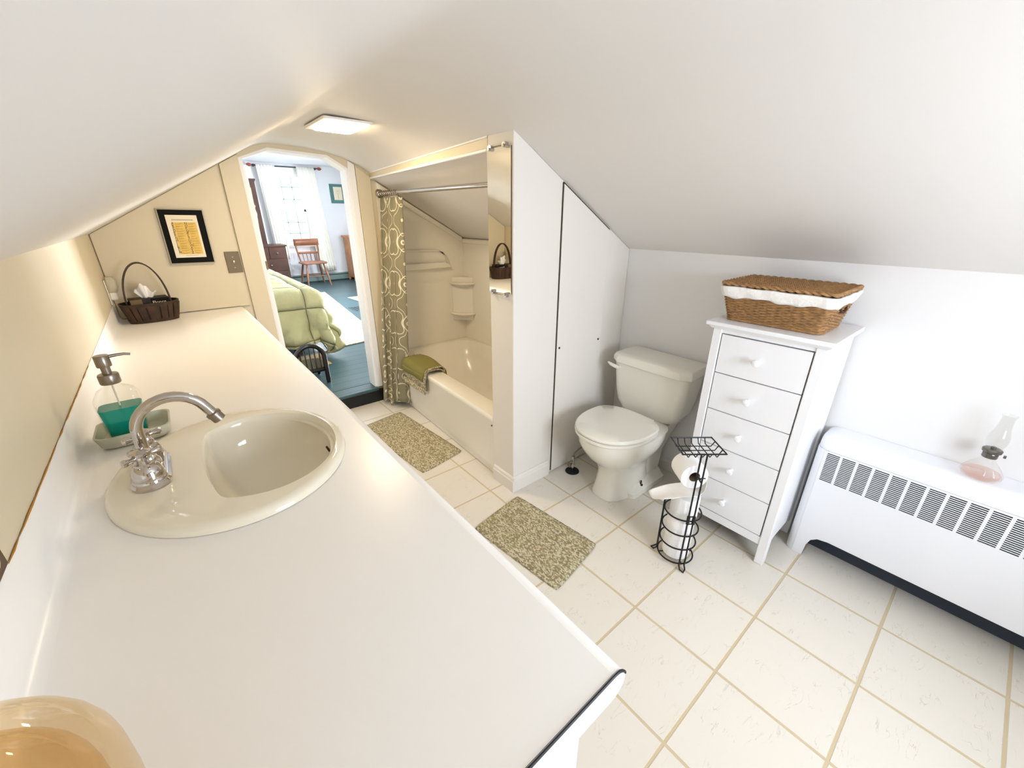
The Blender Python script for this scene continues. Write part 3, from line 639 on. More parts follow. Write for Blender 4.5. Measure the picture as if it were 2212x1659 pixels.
rod = thing('shower_rod', 'chrome shower rod across the tub alcove', 'shower rod', (-.42, 1.4, 1.5))
ra, rb = Vector((-.405, YD-.025, 1.512)), Vector((-.455, YQ+.001, 1.497))
B().tube([ra, rb], .0125, 20).obj('tube', 'chrome', rod, smooth=True)
for p, s_ in ((ra, -1), (rb, 1)): B().lathe([(.030, 0), (.030, .004), (.022, .012), (.015, .016)] if s_ > 0 else [(.030, 0), (.030, -.004), (.022, -.012), (.015, -.016)], p, 'y', 24).obj('flange', 'brushed_steel', rod, smooth=True)
def rodp(y): t = (y-ra.y)/(rb.y-ra.y); return ra+(rb-ra)*t
ring0 = None
for k in range(9):
    y = 2.085-.034*k; p = rodp(y)
    if ring0 is None:
        ring0 = B(Matrix.Translation(p)).tube([(.0165*math.cos(a), .003*math.sin(a*1), .0165*math.sin(a)-.002) for a in [2*PI*i/18 for i in range(18)]], .0022, 6, closed=True).obj('curtain_ring', 'chrome', None, smooth=True)
        for vv in ring0.data.vertices: vv.co -= p
        ring0.location = p; o = ring0
    else:
        o = ring0.copy(); COL.objects.link(o); o.location = p
    tag(o, 'small chrome curtain ring bunched at the far end of the shower rod', 'curtain ring', 'curtain rings on the shower rod')
# shower curtain gathered at the far end
def curtain(name, mat, uscale, vscale, top, bot, width, ztop, zbot, folds, amp, ncol=120, nrow=40, seed=0):
    """gathered cloth; top(t)/bot(t) give the run of the cloth in plan as (x,y), folds ripple across it"""
    bm = bmesh.new(); uvl = bm.loops.layers.uv.new('UVMap'); rows = []
    for j in range(nrow+1):
        v = j/nrow; row = []
        for i in range(ncol+1):
            t = i/ncol; p0, p1 = Vector(top(t)), Vector(bot(t)); p = p0.lerp(p1, v)
            d = (Vector(bot(1))-Vector(bot(0))).lerp(Vector(top(1))-Vector(top(0)), 1-v).normalized(); nrm = Vector((-d.y, d.x))
            ph = 2*PI*folds*t + seed + .5*math.sin(3*v+t*5)
            a = amp*(.55+.6*v)*(1+.3*math.sin(7*t+seed))
            q = p + nrm*a*math.sin(ph) + d*a*.45*math.sin(2*ph)
            row.append(bm.verts.new((q.x, q.y, ztop(t)+(zbot(t)-ztop(t))*v)))
        rows.append(row)
    for j in range(nrow):
        for i in range(ncol):
            f = bm.faces.new((rows[j][i], rows[j][i+1], rows[j+1][i+1], rows[j+1][i]))
            for l, (ii, jj) in zip(f.loops, ((i, j), (i+1, j), (i+1, j+1), (i, j+1))): l[uvl].uv = (ii/ncol*width/uscale, jj/nrow*1.45/vscale)
    me = bpy.data.meshes.new(name); bm.to_mesh(me); bm.free(); me.materials.append(MAT[mat])
    for p in me.polygons: p.use_smooth = True
    o = bpy.data.objects.new(name, me); COL.objects.link(o); m = o.modifiers.new('thick', 'SOLIDIFY'); m.thickness = .003
    return o
cu = curtain('shower_curtain', 'trellis_cloth', .21, .275,
    lambda t: (rodp(2.085-.30*t).x-.002, 2.085-.30*t), lambda t: (-.535-.02*math.sin(PI*t)+.03*t, 2.075-.26*t), 1.0, lambda t: 1.480, lambda t: .035+.03*math.sin(9*t+1), 3.4, .040)
tag(cu, 'grey green trellis pattern shower curtain gathered beside the doorway', 'shower curtain')

# bath mat folded over the tub rim
mt = thing('draped_bath_mat', 'folded olive green bath mat draped over the tub rim', 'bath mat', (-.45, 1.62, .38))
def fold(y, off, drop_o, drop_i, curl):
    xo = fx(y)-.012-off; xi = fx(y)+.112+off*.8; z = .378+off
    pts = [(xo-.012, z-drop_o), (xo-.010, z-drop_o*.55), (xo-.004, z-.03)] + arc((xo+.03, z-.022), .032, PI*.95, PI*.5, 5, lambda a, b_: (a, b_))
    pts += [(xo+.06, z+.012), (xi-.06, z+.012)] + arc((xi-.03, z-.022), .034, PI*.5, .05, 5, lambda a, b_: (a, b_)) + [(xi+.006, z-.04), (xi+.012, z-drop_i)]
    return pts
for nm, m_, off, do, di, th, ya, yb2 in (('inner_layer', 'braid_green', .004, .110, .08, .010, 1.47, 1.80), ('outer_layer', 'mat_olive', .019, .060, .055, .009, 1.475, 1.805)):
    rows = []
    for k in range(13):
        y = ya+(yb2-ya)*k/12
        rows.append([(x, y+.012*math.sin(i*.5)*(1 if k > 6 else -1)*.5, z+.006*math.sin(k*.5+i*.3)) for i, (x, z) in enumerate(fold(y, off+.006*math.sin(PI*k/12), do, di, 0))])
    o = B().loft(rows, cap=False, close=False).obj(nm, m_, mt, smooth=True); o.modifiers.new('thick', 'SOLIDIFY').thickness = -th
hx = fx(1.63)-.012
for yy in (1.472, 1.802):
    B().tube([(x, yy, z+.014) for x, z in fold(yy, .012, .075, .06, 0)], .006, 8).obj('braided_edge', 'braid_green', mt, smooth=True)
lo = [[(hx-.008-.018*(1-math.cos(a))*.9, y, .262+.020*math.sin(a)*1.2) for a in [2*PI*k/14*.93 for k in range(14)]] for y in (1.475, 1.63, 1.79)]
o = B().loft(lo, cap=False, close=False).obj('rolled_hem', 'braid_green', mt, smooth=True); o.modifiers.new('thick', 'SOLIDIFY').thickness = .007

# floor mats
def floor_mat(name, c, label):
    """c: four corners in plan, counter-clockwise"""
    n = 24; m_ = 34; b = B(); rows = []
    c = [Vector(p) for p in c]
    for j in range(m_+1):
        row = []
        for i in range(n+1):
            u, v = i/n, j/m_
            uu, vv = u*2-1, v*2-1
            k = 1-.012*(abs(uu)**8)*(abs(vv)**8)*2
            u2, v2 = (uu*k+1)/2, (vv*k+1)/2
            p = (c[0]*(1-u2)+c[1]*u2)*(1-v2) + (c[3]*(1-u2)+c[2]*u2)*v2
            edge = min(u, 1-u, v*1.4, (1-v)*1.4)
            row.append((p.x+.0012*math.sin(j*1.9), p.y, .0085 if edge > .01 else .005))
        rows.append(row)
    o = b.loft(rows, cap=False, close=False).obj(name, 'braid_green', None, smooth=True)
    md = o.modifiers.new('thick', 'SOLIDIFY'); md.thickness = .0075; md.offset = 1
    for p in o.data.polygons:
        pass
    if o.data.polygons[40].normal.z > 0: md.offset = -1
    return tag(o, label, 'bath mat')
floor_mat('braided_mat', [(-.79, -.07), (-.475, -.012), (-.528, .478), (-.845, .425)], 'braided grey green bath mat on the tiles in front of the toilet')
floor_mat('braided_mat', [(-.815, .978), (-.508, 1.034), (-.565, 1.803), (-.885, 1.745)], 'braided grey green bath mat on the tiles along the bathtub')

# ------------------------------------------------------------------ toilet and supply valve
TY = .198
Mtl = Matrix.Translation((XR-.004, TY, 0)) @ Matrix.Rotation(PI, 4, 'Z')     # local +x = out of the wall
tl = thing('toilet', 'white two piece toilet with closed lid against the right wall', 'toilet', (.1, TY, 0))
def egg(x0, x1, hw, z, n=48, flat=.35, p=2.2):
    """egg outline from back x0 to front x1, half width hw"""
    cx = x0+(x1-x0)*.42; o_ = []
    for k in range(n):
        t = 2*PI*k/n; c, s_ = math.cos(t), math.sin(t)
        if c >= 0: x = cx+(x1-cx)*abs(c)**(2/2.05)
        else: x = cx-(cx-x0)*abs(c)**(2/3.6)
        o_.append((x, hw*abs(s_)**(2/p)*(1 if s_ > 0 else -1), z))
    return o_
B(Mtl).loft([egg(.17, .510, .104, .001, p=3.4), egg(.17, .510, .104, .016, p=3.4), egg(.18, .500, .094, .06, p=3.2), egg(.19, .490, .088, .12, p=3), egg(.19, .495, .092, .16, p=2.8), egg(.19, .525, .115, .205, p=2.5), egg(.19, .575, .150, .25, p=2.3), egg(.17, .610, .172, .30), egg(.16, .628, .181, .335), egg(.15, .634, .184, .375), egg(.17, .615, .165, .379)]).obj('bowl', 'porcelain', tl, smooth=True)
B(Mtl).loft([[(x, y, z) for x, y in rrect(cx, 0, hx_, hy_, .03, 4)] for cx, hx_, hy_, z in ((.245, .155, .128, .001), (.245, .155, .128, .030), (.24, .145, .116, .040), (.19, .11, .082, .060), (.17, .12, .075, .16), (.15, .12, .10, .26), (.14, .125, .125, .34), (.14, .125, .13, .36))]).obj('trapway', 'porcelain', tl, smooth=True)
B(Mtl).loft([egg(.262, .640, .185, .3805), egg(.258, .646, .188, .386), egg(.258, .646, .188, .396), egg(.265, .640, .184, .3985)]).obj('seat', 'porcelain', tl, smooth=True)
B(Mtl).loft([egg(.262, .636, .182, .4005), egg(.256, .643, .187, .405), egg(.256, .643, .187, .413), egg(.262, .636, .181, .419), egg(.32, .57, .12, .4215)]).obj('lid', 'porcelain', tl, smooth=True)
for s_ in (-1, 1): B(Mtl).box((.235, s_*.075-.02, .379), (.272, s_*.075+.02, .405)).obj('hinge', 'porcelain', tl, bevel=.006)
def tk(x0, x1, hy, r, z): return r3(rrect((x0+x1)/2, 0, (x1-x0)/2, hy, r, 7), z)
B(Mtl).loft([tk(.05, .165, .09, .05, .362), tk(.03, .190, .135, .06, .366), tk(.018, .202, .168, .06, .385), tk(.014, .208, .188, .055, .43), tk(.012, .210, .201, .05, .50), tk(.012, .211, .210, .045, .58), tk(.012, .211, .213, .04, .640)]).obj('tank', 'porcelain', tl, smooth=True)
def tl_(e, z):
    x0, x1, hy, c = .004, .226, .226, .035
    x0 += e*.3; x1 -= e; hy -= e
    return [(x0, -hy, z), (x1-c, -hy, z), (x1, -hy+c*1.3, z), (x1+.004, 0, z), (x1, hy-c*1.3, z), (x1-c, hy, z), (x0, hy, z)]
B(Mtl).loft([tl_(.008, .638), tl_(.0, .642), tl_(0, .665), tl_(.008, .682), tl_(.02, .688)]).obj('tank_lid', 'porcelain', tl, bevel=.006, seg=3)
lv = B(Mtl); yl = -.213   # lever sits on the side nearest the partition
lv.tube([(.176, -.170, .612), (.214, -.172, .612)], .010, 14); lv.tube([(.216, -.166, .610), (.222, -.190, .615), (.224, -.215, .620), (.222, -.236, .627)], [.011, .0105, .009, .005], 12)
lv.obj('flush_lever', 'porcelain', tl, smooth=True)
B(Mtl).tube([(.30, .105, .036), (.30, .105, .068)], .004, 10).obj('floor_bolt', 'bolt_rust', tl)
B(Mtl).cyl((.30, .105, .0), .011, .037, .045, 'z', 14).obj('bolt_washer', 'bolt_rust', tl)
va = thing('supply_valve', 'small chrome water supply valve on black floor ring beside the toilet', 'valve', (-.135, .45, 0))
B().lathe([(.040, .001), (.038, .006), (.012, .008), (.012, .009), (0, .009)], (-.135, .452, 0), 'z', 28).obj('escutcheon', 'rubber', va, smooth=True)
B().lathe([(.008, .008), (.008, .045), (.011, .047), (.011, .062), (.007, .064), (.007, .085), (.010, .087), (.010, .100), (.006, .101)], (-.135, .452, 0), 'z', 16).obj('pipe', 'chrome', va, smooth=True)
b = B().cyl((-.135, .452, .055), .006, -.026, 0, 'x', 12); b.cyl((-.161, .452, .055), .015, -.006, 0, 'x', 8); b.obj('valve_handle', 'brushed_steel', va, smooth=True)
B().tube([(-.135, .452, .10), (-.125, .455, .115), (-.08, .46, .125), (.02, .455, .14), (.14, .42, .20), (.17, .36, .30), (.17, .325, .367)], .005, 8).obj('supply_hose', 'brushed_steel', va, smooth=True)

# ------------------------------------------------------------------ toilet paper stand and rolls
tc = Vector((-.262, -.262, 0)); au, av = Vector((.775, -.632, 0)), Vector((-.632, -.775, 0))   # right / towards the counter
Ms = Matrix(((au.x, av.x, 0, tc.x), (au.y, av.y, 0, tc.y), (0, 0, 1, 0), (0, 0, 0, 1)))
ts = thing('paper_stand', 'black wire toilet paper stand with tray on top', 'toilet paper stand', tc)
WR = .0032
b = B(Ms)
for z in (.024, .098, .168, .245):
    b.tube([(.071*math.cos(2*PI*k/40), .071*math.sin(2*PI*k/40), z) for k in range(40)], WR, 8, closed=True)
b.tube([(-.071, 0, .024), (.071, 0, .024)], WR, 6); b.tube([(0, -.071, .024), (0, .071, .024)], WR, 6)
b.obj('rings', 'black_wire', ts, smooth=True)
for a in (PI*.5+2*PI/3, PI*.5-2*PI/3):
    c, s_ = math.cos(a), math.sin(a); p = Vector((c, s_, 0)); q = Vector((-s_, c, 0))
    pts = [p*.074-q*.011+Vector((0, 0, .25)), p*.074-q*.011+Vector((0, 0, .02)), p*.086-q*.011+Vector((0, 0, .006)), p*.098+Vector((0, 0, .0034)), p*.086+q*.011+Vector((0, 0, .006)), p*.074+q*.011+Vector((0, 0, .02)), p*.074+q*.011+Vector((0, 0, .25))]
    b = B(Ms).tube(pts, WR, 8)
    b.tube([p*.074-q*.011+Vector((0, 0, .25)), p*.074+Vector((0, 0, .268)), p*.074+q*.011+Vector((0, 0, .25))], WR, 8); b.obj('foot_loop', 'black_wire', ts, smooth=True)
b = B(Ms)
b.tube([(-.011, .075, .556), (-.011, .075, .02), (-.011, .086, .008), (0, .098, .0034), (.011, .086, .008), (.011, .075, .02), (.011, .075, .556)], WR*1.05, 8)
b.obj('post', 'black_wire', ts, smooth=True)
b = B(Ms)
for x in (-.011, .011): b.tube([(x, .0755, .236), (x, .0755, .272)], .0065, 10)
b.tube([(-.011, .0755, .236), (.011, .0755, .236)], .0025, 8); b.tube([(-.011, .0755, .272), (.011, .0755, .272)], .0025, 8)
b.obj('clamp', 'black_wire', ts, smooth=True)
b = B(Ms)
b.tube([(-.011, .075, .452), (.022, .075, .452)], .0026, 8); b.tube([(0, .082, .452), (-.002, .06, .452), (-.004, -.055, .452), (-.004, -.062, .466)], .0034, 8); b.tube([(.011, .075, .430), (-.004, .072, .452)], .003, 8)
b.obj('arm', 'black_wire', ts, smooth=True)
b = B(Ms); zt = .560
ty0, ty1, tx0, tx1 = -.045, .078, -.080, .080
b.tube([(tx0, ty0, zt), (tx1, ty0, zt), (tx1, ty1, zt), (tx0, ty1, zt)], WR, 8, closed=True)
for k in range(1, 6):
    x = tx0+(tx1-tx0)*k/6; b.tube([(x, ty0, zt), (x, ty0+.012, zt-.020), (x, ty1-.012, zt-.020), (x, ty1, zt)], .0021, 6)
for k in range(1, 4):
    y = ty0+(ty1-ty0)*k/4; b.tube([(tx0, y, zt), (tx0+.012, y, zt-.021), (tx1-.012, y, zt-.021), (tx1, y, zt)], .0021, 6)
b.obj('tray', 'black_wire', ts, smooth=True)
roll_prof = [(.021, 0), (.051, 0), (.0535, .002), (.054, .012), (.0535, .095), (.052, .098), (.021, .098)]
def roll(loc):
    t = thing('toilet_paper_roll', '', 'toilet paper roll', loc)
    b = B(); b.lathe(roll_prof+[(.021, 0)], loc, 'z', 36, cap=False); b.obj('paper', 'paper', t, smooth=True)
    b = B(); b.lathe([(.0208, .001), (.0208, .097), (.0195, .097), (.0195, .001), (.0208, .001)], loc, 'z', 24, cap=False); b.obj('core', 'cardboard', t, smooth=True)
    return t
r0 = roll(tc+Vector((0, 0, .0275)))
r0['label'] = 'white toilet paper roll at the bottom of the wire stand'; r0['group'] = 'spare rolls in the wire stand'
for k, lb in ((1, 'white toilet paper roll in the middle of the wire stand pile'), (2, 'white toilet paper roll on top of the pile inside the wire rings')):
    r = copy_tree(r0); r.location = tc+Vector((.003*k*(-1)**k, 0, .0275+.0985*k)); r['label'] = lb
hr = thing('toilet_paper_roll', 'white toilet paper roll with loose hanging sheet on the arm under the tray', 'toilet paper roll', Ms @ Vector((0, 0, .45)))
Mr = Ms @ Matrix.Translation((-.004, -.052, .438)) @ Matrix.Rotation(-PI/2, 4, 'X')
B(Mr).lathe(roll_prof+[(.021, 0)], (0, 0, 0), 'z', 40, cap=False).obj('paper', 'paper', hr, smooth=True)
B(Mr).lathe([(.0208, .001), (.0208, .097), (.0195, .097), (.0195, .001), (.0208, .001)], (0, 0, 0), 'z', 24, cap=False).obj('core', 'cardboard', hr, smooth=True)
rows = []
for k in range(15):
    t = k/14; y = -.050+.094*t
    rows.append([(.050-.004, y, .430), (.0505, y, .405), (.049+.004*math.sin(t*3), y, .37), (.040, y, .352), (.010, y-.002, .342+.003*math.sin(t*5)), (-.030, y-.004, .338-.006*math.sin(t*4)), (-.070, y-.008, .326-.010*math.sin(3*t)), (-.105, y-.012, .308-.02*math.sin(5*t)), (-.130+.03*t, y-.014, .294-.016*math.sin(5*t))])
o = B(Ms).loft(rows, cap=False, close=False).obj('loose_sheet', 'paper', hr, smooth=True, sub=1); o.modifiers.new('thick', 'SOLIDIFY').thickness = .0008

# ------------------------------------------------------------------ chest of drawers with wicker basket
DX0, DX1, DY0, DY1 = -.035, .290, -.531, -.145
ch = thing('drawer_chest', 'tall narrow white chest of five drawers against the right wall', 'chest of drawers', (.13, -.34, 0))
B().box((DX0-.026, DY0-.022, .968), (XR-.018, DY1+.022, .984)).obj('top', 'furniture_white', ch, bevel=.003)
B().loft([[(DX0-.006, DY0-.004, .955), (DX1, DY0-.004, .955), (DX1, DY1+.004, .955), (DX0-.006, DY1+.004, .955)], [(DX0-.018, DY0-.015, .968), (DX1+.002, DY0-.015, .968), (DX1+.002, DY1+.015, .968), (DX0-.018, DY1+.015, .968)]]).obj('cornice', 'furniture_white', ch)
for y in (DY0, DY1-.034):
    B().box((DX0, y, .001), (DX0+.034, y+.034, .956)).obj('leg', 'furniture_white', ch, bevel=.003)
    B().box((DX1-.030, y, .001), (DX1, y+.034, .956)).obj('leg', 'furniture_white', ch, bevel=.003)
for y in (DY0+.008, DY1-.018): B().prism([(DX0+.03, .075), (DX0+.09, .10), (DX1-.09, .10), (DX1-.03, .075), (DX1-.03, .955), (DX0+.03, .955)], 'y', y, y+.010).obj('side_panel', 'furniture_white', ch)
B().box((DX0+.004, DY0+.034, .939), (DX0+.02, DY1-.034, .956)).obj('top_rail', 'furniture_white', ch)
B().box((DX0+.004, DY0+.034, .092), (DX0+.02, DY1-.034, .1305)).obj('bottom_rail', 'furniture_white', ch)
B().box((DX0+.022, DY0+.020, .10), (DX1-.02, DY1-.020, .95)).obj('inside', 'gap_shade', ch)  # solid dark block, its colour stands for shade in the drawer gaps
zs_ = [.1335, .2945, .4545, .6145, .7755, .9365]
for k in range(5):
    d = B().box((DX0+.003, DY0+.0385, zs_[k]+.0022), (DX0+.021, DY1-.0385, zs_[k+1]-.0022)).obj('drawer', 'furniture_white', ch)
    zc = (zs_[k]+zs_[k+1])/2
    B().lathe([(.007, .003), (.006, -.010), (.009, -.014), (.0135, -.019), (.014, -.024), (.011, -.029), (.005, -.031), (0, -.0312)], (DX0, -.331, zc), 'x', 20).obj('knob', 'furniture_white', d, smooth=True)

wb = thing('wicker_basket', 'brown wicker storage basket with lid and white liner on the chest of drawers', 'basket', (.13, -.32, .984))
KX, KY = .125, -.325
def wr(z):   # half sizes grow towards the rim
    t = (z-.986)/.11; return .110+.030*t, .160+.022*t
def rring(hx, hy, r, z, n, wob, ph, amp):
    base = rrect(KX, KY, hx, hy, r, 5); L_ = [0]
    P = base+[base[0]]
    for a, c in zip(P, P[1:]): L_.append(L_[-1]+math.dist(a, c))
    T_ = L_[-1]; out_ = []; j = 0
    for k in range(n):
        s_ = T_*k/n
        while L_[j+1] < s_: j += 1
        f = (s_-L_[j])/(L_[j+1]-L_[j]+1e-9); x = P[j][0]+(P[j+1][0]-P[j][0])*f; y = P[j][1]+(P[j+1][1]-P[j][1])*f
        d = math.hypot(x-KX, y-KY); a = amp*math.cos(2*PI*wob*k/n+ph)
        out_.append((x+(x-KX)/d*a, y+(y-KY)/d*a, z))
    return out_
b = B()
NS = 44; z = .989; k = 0
while z < 1.083:
    hx_, hy_ = wr(z); b.tube(rring(hx_, hy_, .022, z, NS*4, NS/2, PI*(k % 2), .0022), .0026, 5, closed=True); z += .0052; k += 1
b.obj('woven_body', 'wicker', wb, smooth=True)
hx0, hy0 = wr(.988); hx1, hy1 = wr(1.10)
B().loft([r3(rrect(KX, KY, hx0-.003, hy0-.003, .02), .986), r3(rrect(KX, KY, hx1-.003, hy1-.003, .022), 1.10), r3(rrect(KX, KY, hx1-.010, hy1-.010, .02), 1.10), r3(rrect(KX, KY, hx0-.010, hy0-.010, .02), .992)]).obj('inner_wall', 'wicker_dark', wb)
b = B(); b.tube(rring(hx0+.001, hy0+.001, .022, .9895, 90, 22, 0, .001), .0045, 8, closed=True); b.obj('base_braid', 'wicker', wb, smooth=True)
rows = []
n = 120
for z, e in ((1.078, .004), (1.084, .0075), (1.098, .009), (1.110, .0095), (1.118, .007), (1.121, .0)):
    hx_, hy_ = wr(z); ring = rring(hx_+e, hy_+e, .024, z, n, 17, z*60, .0012)
    rows.append([(x, y, zz+(.0035*math.sin(k*.35)+.002*math.sin(k*.9+1) if z < 1.08 else .001*math.sin(k*.6))) for k, (x, y, zz) in enumerate(ring)])
o = B().loft(rows, cap=False).obj('liner', 'cloth_white', wb, smooth=True); o.modifiers.new('thick', 'SOLIDIFY').thickness = .002
ld = B()
hx_, hy_ = .147, .188; zl = 1.129
NL = 30
for k in range(NL):
    x = KX-hx_+.006+(2*hx_-.012)*(k+.5)/NL
    ld.tube([(x, KY-hy_+.004+(2*hy_-.008)*i/72, zl+.0026*math.cos(PI*i/2+PI*(k % 2))) for i in range(73)], .0046, 5)
lo_ = ld.obj('lid', 'wicker', wb, smooth=True)
B().box((KX-hx_+.004, KY-hy_+.004, zl-.004), (KX+hx_-.004, KY+hy_-.004, zl-.001)).obj('lid_core', 'wicker_dark', lo_)
b = B(); base = rring(hx_, hy_, .016, zl, 200, 50, 0, 0)
for ph in (0, PI): b.tube([(x+(.0036*math.cos(i*PI/4+ph))*(1 if abs(x-KX) > hx_*.9 else .3), y+(.0036*math.cos(i*PI/4+ph))*(.3 if abs(x-KX) > hx_*.9 else 1), z+.0034*math.sin(i*PI/4+ph)) for i, (x, y, z) in enumerate(base)], .0046, 6, closed=True)
b.obj('lid_braid', 'wicker', lo_, smooth=True)
b = B()
for yy, s_ in ((KY-.171, -1), ): b.tube([(KX-.035, yy-.006, 1.072), (KX-.03, yy-.010, 1.060), (KX, yy-.011, 1.054), (KX+.03, yy-.010, 1.060), (KX+.035, yy-.006, 1.072)], .005, 8)
b.obj('side_handle', 'wicker_dark', wb, smooth=True)

# ------------------------------------------------------------------ radiator cover and oil lamp
RXF, RY0, RY1 = .168, -1.62, -.548
rad = thing('radiator_cover', 'long white metal radiator cover with slotted grille on the right wall', 'radiator', (.24, -1.1, 0))
# top with rolled front edge
tp = [(XR-.002, .545), (XR-.002, .566), (RXF+.055, .566)] + arc((RXF+.045, .521), .045, PI/2, PI, 7, lambda x, z: (x, z)) + [(RXF, .512), (RXF+.004, .512)]
b = B()
ys = [RY0, RY1-.05] + [RY1-.05+.05*math.sin(PI/2*k/6) for k in range(1, 7)]
rg = []
for i, y in enumerate(ys):
    t = 0 if i < 2 else (i-1)/6; c = math.cos(PI/2*t)**.5 if t < 1 else .15
    rg.append([(XR-.002+(x-XR+.002)*(1 if i < 2 else (.55+.45*c)), y, .512+(z-.512)*(1 if i < 2 else (.45+.55*c))) for x, z in tp])
b.loft(rg).obj('top', 'radiator_white', rad, smooth=True)
# front panel with real slots
SLW, SLG, G0 = .0405, .0085, -.588
ysl = []
y = G0
while y-SLW > RY0+.05: ysl.append((y-SLW, y)); y -= SLW+SLG
NZ, ZS0, ZS1 = 17, .380, .506
pz = (ZS1-ZS0)/NZ
zsl = [(ZS0+k*pz, ZS0+k*pz+pz*.64) for k in range(NZ)]
yc = sorted(set([RY0, RY1-.03] + [v for a in ysl for v in a])); zc_ = sorted(set([.118, .511] + [v for a in zsl for v in a]))
ys_set = set((round(a, 5)) for a, _ in ysl); zs_set = set(round(a, 5) for a, _ in zsl)
bm_ = B(); vt = {}
def gv(i, j):
    if (i, j) not in vt: vt[(i, j)] = bm_.v((RXF, yc[i], zc_[j]))
    return vt[(i, j)]
for i in range(len(yc)-1):
    for j in range(len(zc_)-1):
        if round(yc[i], 5) in ys_set and round(zc_[j], 5) in zs_set: continue
        bm_.f([gv(i, j), gv(i+1, j), gv(i+1, j+1), gv(i, j+1)])
o = bm_.obj('grille_panel', 'radiator_white', rad); m_ = o.modifiers.new('thick', 'SOLIDIFY'); m_.thickness = .0025; m_.offset = 0
# rounded end with foot and the cut-out along the bottom
endp = [(RXF, RY1-.03)] + arc((RXF+.03, RY1-.03), .03, PI, PI/2, 6, lambda x, y: (x, y)) + [(XR-.004, RY1), (XR-.004, RY1-.003)] + arc((RXF+.03, RY1-.03), .027, PI/2, PI, 6, lambda x, y: (x, y)) + [(RXF+.003, RY1-.03)]
B().prism(endp, 'z', .001, .5125).obj('end_panel', 'radiator_white', rad, smooth=True)
bp = [(RY1-.03, .001), (RY1-.066, .001), (RY1-.070, .060), (RY1-.080, .092), (RY1-.100, .110), (RY1-.135, .1175), (RY0, .1175), (RY0, .1195), (RY1-.03, .1195)]
B().prism(bp, 'x', RXF-.0012, RXF+.0015).obj('skirt', 'radiator_white', rad)
B().box((RXF+.014, RY0, .14), (XR-.02, RY1-.035, .51)).obj('slot_shade', 'black', rad)  # black block: shade behind the grille slots put into its colour
B().box((RXF+.10, RY0, .001), (XR-.015, RY1-.05, .12)).obj('rear_panel', 'rad_inside', rad)
lm_ = thing('oil_lamp', 'small clear glass oil lamp with pinkish oil on the radiator cover', 'oil lamp', (.245, -.975, .567))
lc = (.243, -.972, .567)
def ribbed(prof, n=48, ribs=16, amp=.06):
    return [[(lc[0]+r*(1+amp*math.cos(ribs*2*PI*k/n)*w_)*math.cos(2*PI*k/n), lc[1]+r*(1+amp*math.cos(ribs*2*PI*k/n)*w_)*math.sin(2*PI*k/n), lc[2]+h) for k in range(n)] for r, h, w_ in prof]
B().loft(ribbed([(.034, .0008, 0), (.043, .004, .3), (.0475, .014, 1), (.047, .022, 1), (.040, .036, 1), (.030, .050, 1), (.021, .062, .6), (.0165, .070, 0), (.0165, .076, 0)])).obj('font', 'glass_lamp', lm_, smooth=True)
B().lathe([(.034, .003), (.044, .012), (.0445, .020), (.043, .024), (0, .024)], lc, 'z', 36).obj('oil', 'oil_pink', lm_, smooth=True)
B().lathe([(.0175, .076), (.0185, .080), (.0175, .084), (.0185, .088), (.0170, .092), (.0225, .096), (.0235, .104), (.021, .107), (.006, .108), (.006, .114)], lc, 'z', 24).obj('burner', 'burner', lm_, smooth=True)
B().cyl((lc[0], lc[1]-.03, lc[2]+.09), .005, -.003, .003, 'y', 12).obj('wick_knob', 'burner', lm_)
pf = [(.0195, .106), (.0205, .115), (.0245, .130), (.0255, .142), (.0235, .156), (.0185, .175), (.0160, .195), (.0155, .215), (.0175, .224), (.0180, .227)]
B().lathe(pf + [(r-.0014, h) for r, h in pf[::-1]], lc, 'z', 32, cap=False).obj('chimney', 'glass_lamp', lm_, smooth=True)

# ------------------------------------------------------------------ bedroom furniture
# bed
bed = thing('bed', 'bed covered with sage green quilted comforter seen through the doorway', 'bed', (-1.4, 4.4, FB))
B().box((-2.1, 3.28, FB+.12), (-.76, 6.2, FB+.58)).obj('mattress', 'underbed_shade', bed, bevel=.04)  # dark colour stands for the shade under the bed
for x in (-2.0, -.86):
    for y in (3.4, 6.1): B().box((x-.03, y-.03, FB), (x+.03, y+.03, FB+.13)).obj('leg', 'wood_dark', bed)
ex, ey, ztop = -.70, 3.22, .735; bm = bmesh.new(); rr0 = .07; rows = []
xs = [-2.15+(ex+2.15)*k/30 for k in range(31)] + [ex+.50*k/16 for k in range(1, 17)]
yy_ = [ey-.50+.50*k/16 for k in range(17)] + [ey+(6.25-ey)*k/60 for k in range(1, 61)]
for y in yy_:
    row = []
    for x in xs:
        a = max(0, x-ex); c = max(0, ey-y); t = math.hypot(a, c); px, py = min(x, ex), max(y, ey)
        seam = min(abs(((x+.35) % .42)-.21), abs(((y+.1) % .42)-.21)); puff = .018*(1-math.exp(-((.21-seam)/.02)**2 if False else -abs(.21-max(abs(((x+.35) % .42)-.21), abs(((y+.1) % .42)-.21)))/.025))
        if t > 1e-6:
            dx, dy = a/t, -c/t; an = min(t/rr0, PI/2); hz = rr0*math.sin(an); dz = rr0*(1-math.cos(an)) + max(0, t-rr0*PI/2)
            wv = max(0, t-.08)*(.05+.16*math.sin(x*15+y*10)+.05*math.sin(x*31-y*23))
            both = 1.0 if (a > 0 and c > 0) else .0
            hz += wv + .04*max(0, t-.1)
            px += dx*hz; py += dy*hz; z = ztop-dz
            px += dx*puff; py += dy*puff
            z = max(z, FB+.03+.01*math.sin(x*30))
        else: z = ztop+puff+.008*math.sin(x*6)*math.sin(y*5)
        row.append(bm.verts.new((px, py, z)))
    rows.append(row)
for r_a, r_b in zip(rows, rows[1:]):
    for i in range(len(xs)-1): bm.faces.new((r_a[i], r_a[i+1], r_b[i+1], r_b[i]))
